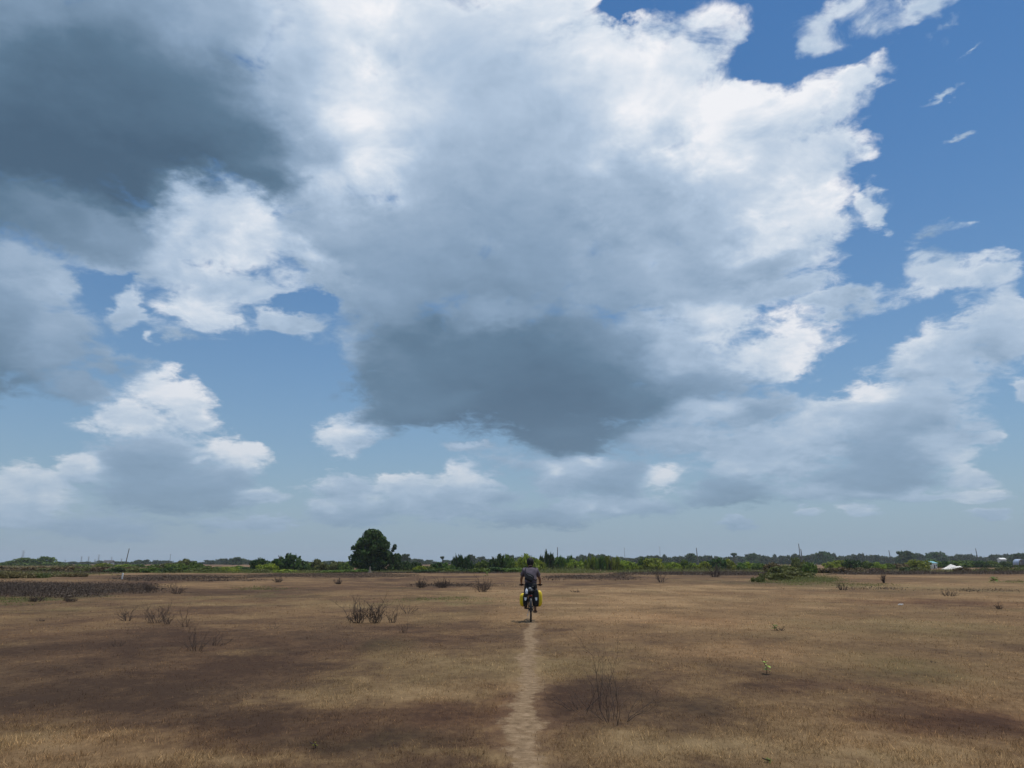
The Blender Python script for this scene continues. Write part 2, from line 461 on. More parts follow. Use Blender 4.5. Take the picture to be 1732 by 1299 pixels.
PATH = [(-0.16, -4.0), (0.02, 4.0), (0.09, 6.5), (0.16, 9.0), (0.26, 12.5), (0.42, 17.5), (0.52, 20.5), (0.58, 25.0), (0.95, 34.0), (1.9, 48.0), (3.4, 70.0)]
def path_x(y):
    return np.interp(y, [p[1] for p in PATH], [p[0] for p in PATH]) + 0.035 * np.sin(y * 1.3) + 0.02 * np.sin(y * 3.1 + 1)
def path_w(y):
    return np.interp(y, [0, 6.5, 12, 20, 30, 70], [0.16, 0.15, 0.125, 0.115, 0.10, 0.09]) + 0.025 * np.sin(y * 2.3 + 2) + 0.015 * np.sin(y * 5.7)

def hashn(ix, iy, seed):
    v = np.sin(ix * 127.1 + iy * 311.7 + seed * 74.7) * 43758.5453
    return v - np.floor(v)
def vnoise(x, y, seed=0.0):
    ix, iy = np.floor(x), np.floor(y)
    fx, fy = x - ix, y - iy
    fx, fy = fx * fx * (3 - 2 * fx), fy * fy * (3 - 2 * fy)
    a, b = hashn(ix, iy, seed), hashn(ix + 1, iy, seed)
    c, d = hashn(ix, iy + 1, seed), hashn(ix + 1, iy + 1, seed)
    return (a * (1 - fx) + b * fx) * (1 - fy) + (c * (1 - fx) + d * fx) * fy
def fbm(x, y, seed=0.0, octs=4):
    s, a, t = 0.0, 0.5, 0.0
    for k in range(octs):
        s = s + a * vnoise(x * 2 ** k, y * 2 ** k, seed + k); t += a; a *= 0.5
    return s / t

def patch_field(x, y):
    """dryness, redness, greenness of the sward at ground points"""
    wob = 0.25
    jx = x + (fbm(x * 0.9, y * 0.5, 3.0, 5) - 0.5) * np.maximum(1.2, y * 0.14)
    jy = y + (fbm(x * 0.9, y * 0.5, 9.0, 5) - 0.5) * np.maximum(1.0, y * y * 0.008 + y * 0.05)
    jx = jx + (fbm(x * 3.2, y * 2.2, 13.0, 4) - 0.5) * np.clip(0.10 * y, 0.6, 4)
    jy = jy + (fbm(x * 3.2, y * 2.2, 19.0, 4) - 0.5) * np.clip(0.14 * y, 0.8, 8)
    brk = np.clip(0.35 + 1.3 * fbm(x * 1.4, y * 0.9, 23.0, 5), 0, 1.25)
    dry = np.full_like(x, 0.04); red = np.full_like(x, 0.36); grn = np.full_like(x, 0.05)
    for (cx, cy, wx, wy, s, rd, gn) in PW:
        g = np.exp(-(((jx - cx) / wx) ** 2 + ((jy - cy) / wy) ** 2) ** 1.05) * brk
        dry += g * s * 0.92; red += g * (rd - 0.2); grn += g * gn
    dry += (fbm(x * 0.9, y * 0.6, 17.0, 5) - 0.5) * 1.3 + (fbm(x * 0.16, y * 0.07, 27.0, 5) - 0.5) * 1.3
    dry += (fbm(x * 0.05, y * 0.11, 57.0, 5) - 0.5) * np.clip((y - 18) / 30, 0, 1) * 1.6
    red += (fbm(x * 0.5, y * 0.4, 37.0) - 0.5) * 0.5
    grn += np.clip(fbm(x * 0.4, y * 0.16, 47.0) - 0.62, 0, 1) * 1.6
    return np.clip(dry * 0.5 + 0.5, 0, 1), np.clip(red, 0, 1), np.clip(grn, 0, 1)

# colours of the sward, shared by the soil sheet and the blades
def sward_colour(n, gain, spread):
    """n: NB of a material; returns a colour socket from the dry / red / green attributes plus fine mottling"""
    def attr(nm):
        a = n.new('ShaderNodeAttribute', attribute_name=nm, attribute_type='GEOMETRY'); return a.outputs['Fac']
    geo = n.new('ShaderNodeNewGeometry')
    pos = geo.outputs['Position']
    n1 = n.noise(pos, 1.7, 5, 0.65).outputs[0]
    n2 = n.noise(n.v('MULTIPLY', pos, (1.0, 0.6, 1.0)), 11.0, 5, 0.7).outputs[0]
    n3 = n.noise(n.v('MULTIPLY', pos, (1.0, 0.55, 1.0)), 4.3, 6, 0.7).outputs[0]
    d = n.m('MULTIPLY_ADD', n.m('SUBTRACT', n1, 0.5), 0.6, attr('dry'))
    d = n.m('MULTIPLY_ADD', n.m('SUBTRACT', n3, 0.5), 0.6, d)
    d = n.m('MULTIPLY_ADD', n.m('SUBTRACT', n2, 0.5), spread, d, clamp=True)
    k = gain
    c = n.ramp(d, [(0.0, (0.068 * k, 0.042 * k, 0.027 * k)), (0.35, (0.132 * k, 0.084 * k, 0.047 * k)),
                   (0.62, (0.212 * k, 0.140 * k, 0.070 * k)), (1.0, (0.340 * k, 0.235 * k, 0.120 * k))])
    c = n.mix(n.m('MULTIPLY', attr('red'), 0.55), c, n.mix(1.0, c, (1.22, 0.86, 0.80, 1), 'MULTIPLY'))
    gn = n.m('MULTIPLY', attr('grn'), n.rng(n2, 0.3, 0.7, 0.35, 1.0))
    c = n.mix(n.m('MULTIPLY', gn, 0.75), c, (0.085 * k, 0.090 * k, 0.030 * k, 1))
    return c, n1, n2

gm, n, out = material('dry_field')
c, n1, n2 = sward_colour(n, 0.86, 0.85)
bs = n.new('ShaderNodeBsdfPrincipled')
n.put(bs.inputs['Base Color'], c); bs.inputs['Roughness'].default_value = 0.95; bs.inputs['Specular IOR Level'].default_value = 0.1
geo = n.new('ShaderNodeNewGeometry')
bmp = n.new('ShaderNodeBump'); bmp.inputs['Strength'].default_value = 0.9; bmp.inputs['Distance'].default_value = 0.05
n.put(bmp.inputs['Height'], n.noise(n.v('MULTIPLY', geo.outputs['Position'], (1.0, 0.7, 1.0)), 14.0, 6, 0.75).outputs[0])
n.nt.links.new(bmp.outputs[0], bs.inputs['Normal'])
n.nt.links.new(bs.outputs[0], out.inputs[0])

ys = np.concatenate([np.linspace(-3500, -80, 12), np.linspace(-60, 3.5, 16), np.geomspace(4, 130, 300), np.geomspace(134, 3500, 60)])
ts = np.linspace(-1, 1, 341)
ts = np.sign(ts) * (0.62 * np.abs(ts) + 0.38 * np.abs(ts) ** 3)
wid = np.where(ys > 4, 9 + 1.45 * ys, 15 + 1.0 * np.abs(ys))
wid[-1] = wid[0] = 3500 * 1.45
X = ts[None, :] * wid[:, None]; Y = np.repeat(ys[:, None], len(ts), 1)
X = X.ravel(); Y = Y.ravel()
dry, red, grn = patch_field(X, Y)
near_ = np.clip((60 - np.abs(Y)) / 40, 0, 1)
Z = (fbm(X * 0.35, Y * 0.35, 61.0, 2) - 0.5) * 0.09 * near_
def ground_z(x, y):
    x = np.asarray(x, float); y = np.asarray(y, float)
    nr = np.clip((60 - np.abs(y)) / 40, 0, 1)
    return (fbm(x * 0.35, y * 0.35, 61.0, 2) - 0.5) * 0.09 * nr
nx_, ny_ = len(ts), len(ys)
ii = (np.arange(ny_ - 1)[:, None] * nx_ + np.arange(nx_ - 1)[None, :]).ravel()
faces = np.stack([ii, ii + 1, ii + nx_ + 1, ii + nx_], 1)
field = link('ground', npmesh('ground', np.stack([X, Y, Z], 1), faces, True, dict(dry=dry, red=red, grn=grn)), mat=gm)
tag(field, kind='structure')

# the trodden track
pm, n, out = material('trodden_earth')
geo = n.new('ShaderNodeNewGeometry')
pos = geo.outputs['Position']
at = n.new('ShaderNodeAttribute', attribute_name='edge', attribute_type='GEOMETRY').outputs['Fac']
sc_, n1, n2 = sward_colour(n, 0.86, 0.85)
earth = n.ramp(n.noise(pos, 9.0, 6, 0.7).outputs[0], [(0.28, (0.120, 0.078, 0.044)), (0.5, (0.225, 0.152, 0.086)), (0.72, (0.340, 0.240, 0.145))])
worn = n.rng(n.m('MULTIPLY_ADD', n.m('SUBTRACT', n.noise(n.v('MULTIPLY', pos, (1.0, 0.7, 1.0)), 5.0, 7, 0.75).outputs[0], 0.5), 2.8, at), 0.36, 0.85)
bs = n.new('ShaderNodeBsdfPrincipled'); bs.inputs['Roughness'].default_value = 0.95; bs.inputs['Specular IOR Level'].default_value = 0.1
n.put(bs.inputs['Base Color'], n.mix(worn, sc_, earth))
bmp = n.new('ShaderNodeBump'); bmp.inputs['Strength'].default_value = 0.7; bmp.inputs['Distance'].default_value = 0.02
n.put(bmp.inputs['Height'], n.noise(pos, 22.0, 6, 0.75).outputs[0])
n.nt.links.new(bmp.outputs[0], bs.inputs['Normal']); n.nt.links.new(bs.outputs[0], out.inputs[0])
py_ = np.concatenate([np.linspace(-4, 5.8, 16), np.geomspace(6, 68, 260)])
tt = np.linspace(-1, 1, 15)
PX = path_x(py_)[:, None] + tt[None, :] * path_w(py_)[:, None] * 2.4
PY = np.repeat(py_[:, None], len(tt), 1)
edge = np.exp(-(np.abs(tt)[None, :] * 1.75) ** 2.2) * np.interp(PY, [0, 21, 26, 45, 68], [1.0, 0.95, 0.62, 0.4, 0.0])
PZ = ground_z(PX, PY) + 0.010 - 0.05 * np.clip(np.abs(tt)[None, :] - 0.72, 0, 1)
d_, r_, g_ = patch_field(PX.ravel(), PY.ravel())
nt_ = len(tt)
ii = (np.arange(len(py_) - 1)[:, None] * nt_ + np.arange(nt_ - 1)[None, :]).ravel()
pth = link('dirt_path', npmesh('dirt_path', np.stack([PX.ravel(), PY.ravel(), PZ.ravel()], 1), np.stack([ii, ii + 1, ii + nt_ + 1, ii + nt_], 1), True,
           dict(edge=edge.ravel(), dry=d_, red=r_, grn=g_)), mat=pm)
tag(pth, kind='structure')

# the dry grass itself: hundreds of thousands of leaning blades
def blades(name, N, y0, y1, hmin, hmax, wmm, seed, power=1.0):
    g = np.random.default_rng(seed)
    u = g.random(N)
    y = 1.0 / ((1 / y0) * (1 - u) + (1 / y1) * u)                     # even over the view, denser close by
    x = (g.random(N) * 2 - 1) * (1.5 + 0.86 * y)
    dry, red, grn = patch_field(x, y)
    tuft = fbm(x * 3.0, y * 3.0, 83.0, 3)
    onpath = np.exp(-(np.abs(x - path_x(y)) / (path_w(y) * 0.95)) ** 4) * np.interp(y, [0, 20, 40, 70], [1, 1, .5, 0])
    keep = g.random(N) < (0.45 + 0.55 * dry) * np.clip((tuft - 0.22) * 2.2, 0.12, 1) * (1 - 0.86 * onpath)
    x, y, dry, red, grn, tuft = (a[keep] for a in (x, y, dry, red, grn, tuft))
    N = len(x)
    L = (hmin + (hmax - hmin) * g.random(N) ** 1.6) * (0.45 + 0.55 * dry + 0.35 * tuft)
    W = wmm * 0.001 * (0.6 + 0.9 * g.random(N)) * np.maximum(1.0, y / 9.0)
    az = g.random(N) * 2 * np.pi
    tilt = np.radians(25 + 63 * g.random(N))
    z = ground_z(x, y) - 0.006
    sx, sy = np.cos(az + np.pi / 2) * W / 2, np.sin(az + np.pi / 2) * W / 2
    hx, hy, hz = np.cos(az) * np.sin(tilt) * L, np.sin(az) * np.sin(tilt) * L, np.cos(tilt) * L
    V = np.empty((N, 3, 3), np.float32)
    V[:, 0] = np.stack([x - sx, y - sy, z], 1); V[:, 1] = np.stack([x + sx, y + sy, z], 1)
    V[:, 2] = np.stack([x + hx, y + hy, z + hz], 1)
    Fc = np.arange(N * 3, dtype=np.int32).reshape(N, 3)
    dj = np.clip(dry + (g.random(N) - 0.45) * 0.55, 0, 1)
    return npmesh(name, V.reshape(-1, 3), Fc, False, dict(dry=np.repeat(dj, 3), red=np.repeat(red, 3), grn=np.repeat(grn * (g.random(N) < 0.8), 3)))

bm_, n, out = material('dry_grass')
c, n1, n2 = sward_colour(n, 1.16, 0.45)
geo = n.new('ShaderNodeNewGeometry')
c = n.mix(1.0, c, n.ramp(geo.outputs['Random Per Island'], [(0.0, (0.45, 0.43, 0.41)), (0.5, (0.90, 0.90, 0.90)), (0.8, (1.30, 1.28, 1.24)), (1.0, (2.3, 2.22, 2.1))]), 'MULTIPLY')
df = n.new('ShaderNodeBsdfDiffuse'); n.put(df.inputs[0], c)
tr = n.new('ShaderNodeBsdfTranslucent'); n.put(tr.inputs[0], c)
mx = n.new('ShaderNodeMixShader'); mx.inputs[0].default_value = 0.28
n.nt.links.new(df.outputs[0], mx.inputs[1]); n.nt.links.new(tr.outputs[0], mx.inputs[2]); n.nt.links.new(mx.outputs[0], out.inputs[0])
gr = link('grass', blades('grass', 900000, 5.2, 90.0, 0.02, 0.085, 4.4, 5), mat=bm_)
tag(gr, 'short dry straw-coloured grass covering the whole field', 'grass', kind='stuff')

# ================================================================== vegetation
def leaf_material(name, dark, mid, paler, trans=0.3):
    m, n, out = material(name)
    geo = n.new('ShaderNodeNewGeometry')
    oi = n.new('ShaderNodeObjectInfo')
    nz = n.noise(geo.outputs['Position'], 1.1, 3, 0.6).outputs[0]
    f = n.m('ADD', n.m('MULTIPLY', geo.outputs['Random Per Island'], 0.65), n.m('MULTIPLY', nz, 0.35))
    c = n.ramp(f, [(0.15, dark), (0.5, mid), (0.85, paler)])  # dark to pale leaf tones, spread at random per leaf and by noise
    hv = n.new('ShaderNodeHueSaturation')
    n.put(hv.inputs['Hue'], n.m('MULTIPLY_ADD', oi.outputs['Random'], 0.03, 0.485))
    n.put(hv.inputs['Value'], n.m('MULTIPLY_ADD', oi.outputs['Random'], 0.35, 0.82))
    n.put(hv.inputs['Color'], c)
    c = hv.outputs[0]
    df = n.new('ShaderNodeBsdfPrincipled'); n.put(df.inputs['Base Color'], c)
    df.inputs['Roughness'].default_value = 0.6; df.inputs['Specular IOR Level'].default_value = 0.25
    tr = n.new('ShaderNodeBsdfTranslucent'); n.put(tr.inputs[0], c)
    mx = n.new('ShaderNodeMixShader'); mx.inputs[0].default_value = trans
    n.nt.links.new(df.outputs[0], mx.inputs[1]); n.nt.links.new(tr.outputs[0], mx.inputs[2]); n.nt.links.new(mx.outputs[0], out.inputs[0])
    return m

LEAF = dict(
    dark=leaf_material('leaf_dark_green', (0.018, 0.042, 0.009), (0.042, 0.085, 0.016), (0.085, 0.145, 0.028), 0.32),
    mid=leaf_material('leaf_green', (0.050, 0.092, 0.016), (0.110, 0.175, 0.026), (0.190, 0.260, 0.045), 0.4),
    bright=leaf_material('leaf_yellow_green', (0.110, 0.160, 0.014), (0.230, 0.290, 0.026), (0.360, 0.400, 0.055), 0.42),
    olive=leaf_material('leaf_olive', (0.075, 0.090, 0.024), (0.145, 0.158, 0.044), (0.220, 0.225, 0.072), 0.38),
    brown=leaf_material('leaf_brown', (0.075, 0.052, 0.022), (0.140, 0.098, 0.040), (0.215, 0.152, 0.064)),
    straw=leaf_material('leaf_straw', (0.110, 0.085, 0.030), (0.190, 0.150, 0.055), (0.270, 0.220, 0.090)),
    purple=leaf_material('leaf_dead_purple', (0.040, 0.026, 0.020), (0.075, 0.049, 0.037), (0.125, 0.085, 0.060), 0.15),
)
BARK = plain('bark', (0.085, 0.065, 0.048), 0.9, var=0.35, scale=14)
PALEBARK = plain('pale_bark', (0.15, 0.13, 0.10), 0.9, var=0.3, scale=9)
TWIG = plain("dead_twig", (0.062, 0.043, 0.034), 0.9, var=0.3, scale=20)

def tubes(chains, sides=5):
    """list of (points, radii) -> verts, quads"""
    V, Fq = [], []
    for pts, rad in chains:
        base = len(V)
        pts = [Vector(p) for p in pts]
        for i, p in enumerate(pts):
            t = (pts[min(i + 1, len(pts) - 1)] - pts[max(i - 1, 0)]).normalized()
            a = t.cross(Vector((0.31, 0.95, 0.1)) if abs(t.y) < 0.9 else Vector((1, 0, 0))).normalized()
            b = t.cross(a)
            for k in range(sides):
                w = 2 * math.pi * k / sides
                V.append(p + (a * math.cos(w) + b * math.sin(w)) * rad[i])
        for i in range(len(pts) - 1):
            for k in range(sides):
                k2 = (k + 1) % sides
                Fq.append((base + i * sides + k, base + i * sides + k2, base + (i + 1) * sides + k2, base + (i + 1) * sides + k))
        Fq.append(tuple(base + (len(pts) - 1) * sides + min(k, sides - 1) for k in range(4)))
    return V, Fq

def tube_mesh(name, chains, sides=5):
    V, Fq = tubes(chains, sides)
    return npmesh(name, [tuple(v) for v in V], Fq, True)

def leaves(blobs, N, size, seed, upright=0.0, shell=0.55, aspect=0.55):
    """N kite-shaped leaf clumps through and on a union of ellipsoid clumps"""
    g = np.random.default_rng(seed)
    B = np.array([b[:6] for b in blobs], float)
    wgt = (B[:, 3] * B[:, 4] * B[:, 5]) ** (2 / 3); wgt /= wgt.sum()
    k = g.choice(len(B), N, p=wgt)
    d = g.normal(size=(N, 3)); d /= np.linalg.norm(d, axis=1)[:, None]
    r = shell + (1.06 - shell) * g.random(N) ** 0.7
    r = r * (0.88 + 0.24 * np.abs(np.sin(d[:, 0] * 6 + k) * np.cos(d[:, 1] * 5 + d[:, 2] * 7)))
    P = B[k, :3] + d * r[:, None] * B[k, 3:6]
    ok = P[:, 2] > 0.01; P, d, k = P[ok], d[ok], k[ok]; N = len(P)
    nrm = d * 0.7 + g.normal(size=(N, 3)) * 0.6; nrm /= np.linalg.norm(nrm, axis=1)[:, None]
    t = np.cross(nrm, g.normal(size=(N, 3))); t /= np.linalg.norm(t, axis=1)[:, None] + 1e-9
    if upright:
        t = t * (1 - upright) + np.array([0, 0, 1.0]) * upright + g.normal(size=(N, 3)) * 0.15
        t /= np.linalg.norm(t, axis=1)[:, None]
    s = np.cross(nrm, t); s /= np.linalg.norm(s, axis=1)[:, None] + 1e-9
    L = size * (0.55 + 0.9 * g.random(N))[:, None]
    V = np.empty((N, 4, 3), np.float32)
    V[:, 0] = P - t * L * 0.5; V[:, 2] = P + t * L * 0.5
    V[:, 1] = P + s * L * aspect * 0.5 + nrm * L * 0.08; V[:, 3] = P - s * L * aspect * 0.5 + nrm * L * 0.08
    return V.reshape(-1, 3), np.arange(N * 4, dtype=np.int32).reshape(N, 4)

def lumpy(seed, style):
    """ellipsoid clumps of a crown that is 1 high and 1 in half width"""
    r = random.Random(seed); B = []
    if style == 'bush':
        for i in range(15):
            a = r.uniform(0, 6.28); q = math.sqrt(r.random()) * 0.72
            h = (0.80 - 0.45 * q) * r.uniform(0.45, 1.0)
            s = r.uniform(0.20, 0.36)
            B.append((q * math.cos(a), q * math.sin(a), h, s, s, s * r.uniform(0.45, 0.7)))
        for i in range(8):
            a = r.uniform(0, 6.28); B.append((0.55 * math.cos(a), 0.55 * math.sin(a), 0.18, 0.36, 0.36, 0.22))
    elif style == 'spiky':
        for i in range(18):
            a = r.uniform(0, 6.28); q = math.sqrt(r.random()) * 0.8
            h = r.uniform(0.5, 1.0) * (1 - 0.35 * q)
            B.append((q * math.cos(a), q * math.sin(a), h * 0.55, 0.16, 0.16, h * 0.48))
    elif style == 'tree':
        for i in range(20):
            a = r.uniform(0, 6.28); zz = r.uniform(0.34, 0.93)
            q = math.sqrt(r.random()) * 0.72 * math.sin(math.pi * min(1, max(0.06, (zz - 0.12) / 0.92))) ** 0.6
            s = r.uniform(0.22, 0.34)
            B.append((q * math.cos(a), q * math.sin(a), zz * 0.94, s, s, s * 0.42))
        B.append((0, 0, 0.55, 0.5, 0.5, 0.3))
        for i in range(7): B.append((0.6 * math.cos(i * .9), 0.6 * math.sin(i * .9), 0.2, 0.42, 0.42, 0.2))
    elif style == 'tuft':
        for i in range(10):
            a = r.uniform(0, 6.28); q = r.random() * 0.75
            B.append((q * math.cos(a), q * math.sin(a), 0.35 * r.uniform(0.6, 1.2), 0.28, 0.28, 0.38))
    return B

def limbs(seed, style):
    r = random.Random(seed + 500); ch = []
    if style == 'tree':
        ch.append(([(0, 0, -0.03), (0.02, 0.01, 0.2), (-0.01, 0.02, 0.45), (0.02, 0, 0.7)], [0.085, 0.06, 0.045, 0.015]))
        for i in range(6):
            a = i * 1.05 + r.uniform(-.3, .3); z = r.uniform(0.22, 0.5); q = r.uniform(0.35, 0.6)
            ch.append(([(0, 0, z), (q * 0.45 * math.cos(a), q * 0.45 * math.sin(a), z + 0.12), (q * math.cos(a), q * math.sin(a), z + 0.28)], [0.035, 0.024, 0.01]))
    else:
        for i in range(6):
            a = i * 1.05 + r.uniform(-.4, .4); q = r.uniform(0.25, 0.6)
            ch.append(([(0.05 * math.cos(a), 0.05 * math.sin(a), -0.02), (q * 0.5 * math.cos(a), q * 0.5 * math.sin(a), 0.35), (q * math.cos(a), q * math.sin(a), 0.7)], [0.04, 0.028, 0.012]))
    return ch

STY = {'bush': (1500, 0.20, 0.0), 'spiky': (1300, 0.24, 0.75), 'tree': (1500, 0.19, 0.0), 'tuft': (800, 0.30, 0.85)}
VARIANTS = {}
def variant(style, i, mat):
    key = (style, i, mat)
    if key not in VARIANTS:
        nL, sz, up = STY[style]
        V, Fq = leaves(lumpy(i * 7 + 3, style), nL, sz, i + 11, up, 0.35, 0.35 if up else 0.6)
        me = npmesh(style + '_foliage', V, Fq); me.materials.append(LEAF[mat])
        VARIANTS[key] = me
    k2 = (style, i, 'limbs')
    if k2 not in VARIANTS:
        tm = tube_mesh(style + '_stem', limbs(i * 7 + 3, style), 5); tm.materials.append(BARK)
        VARIANTS[k2] = tm
    return VARIANTS[key], VARIANTS[k2]

ORD = ['first', 'second', 'third', 'fourth', 'fifth', 'sixth', 'seventh', 'eighth', 'ninth', 'tenth', 'eleventh', 'twelfth', 'thirteenth', 'fourteenth', 'fifteenth', 'sixteenth', 'seventeenth', 'eighteenth', 'nineteenth', 'twentieth']
MARKS = [(209, 'the white marker post'), (630, 'the tallest tree'), (897, 'the cyclist'), (1330, 'the olive thicket'), (1612, 'the white sand heap')]

def plant(name, style, mat, px, y, top, hw, i, depth=0.85):
    base = AT(px, y)
    s = y / F / math.cos(PITCH) * 1.03
    h = max(0.3, HGT(top, px, y))
    o = empty(name, base, rnd.uniform(0, 6.28))
    fm, tm = variant(style, i, mat)
    a = link('trunk' if style == 'tree' else 'stem', tm, o)
    b = link('crown' if style == 'tree' else 'foliage', fm, o)
    w = hw * s * 1.3
    h *= 1.08
    for q in (a, b): q.scale = (w, w * depth, h)
    return o

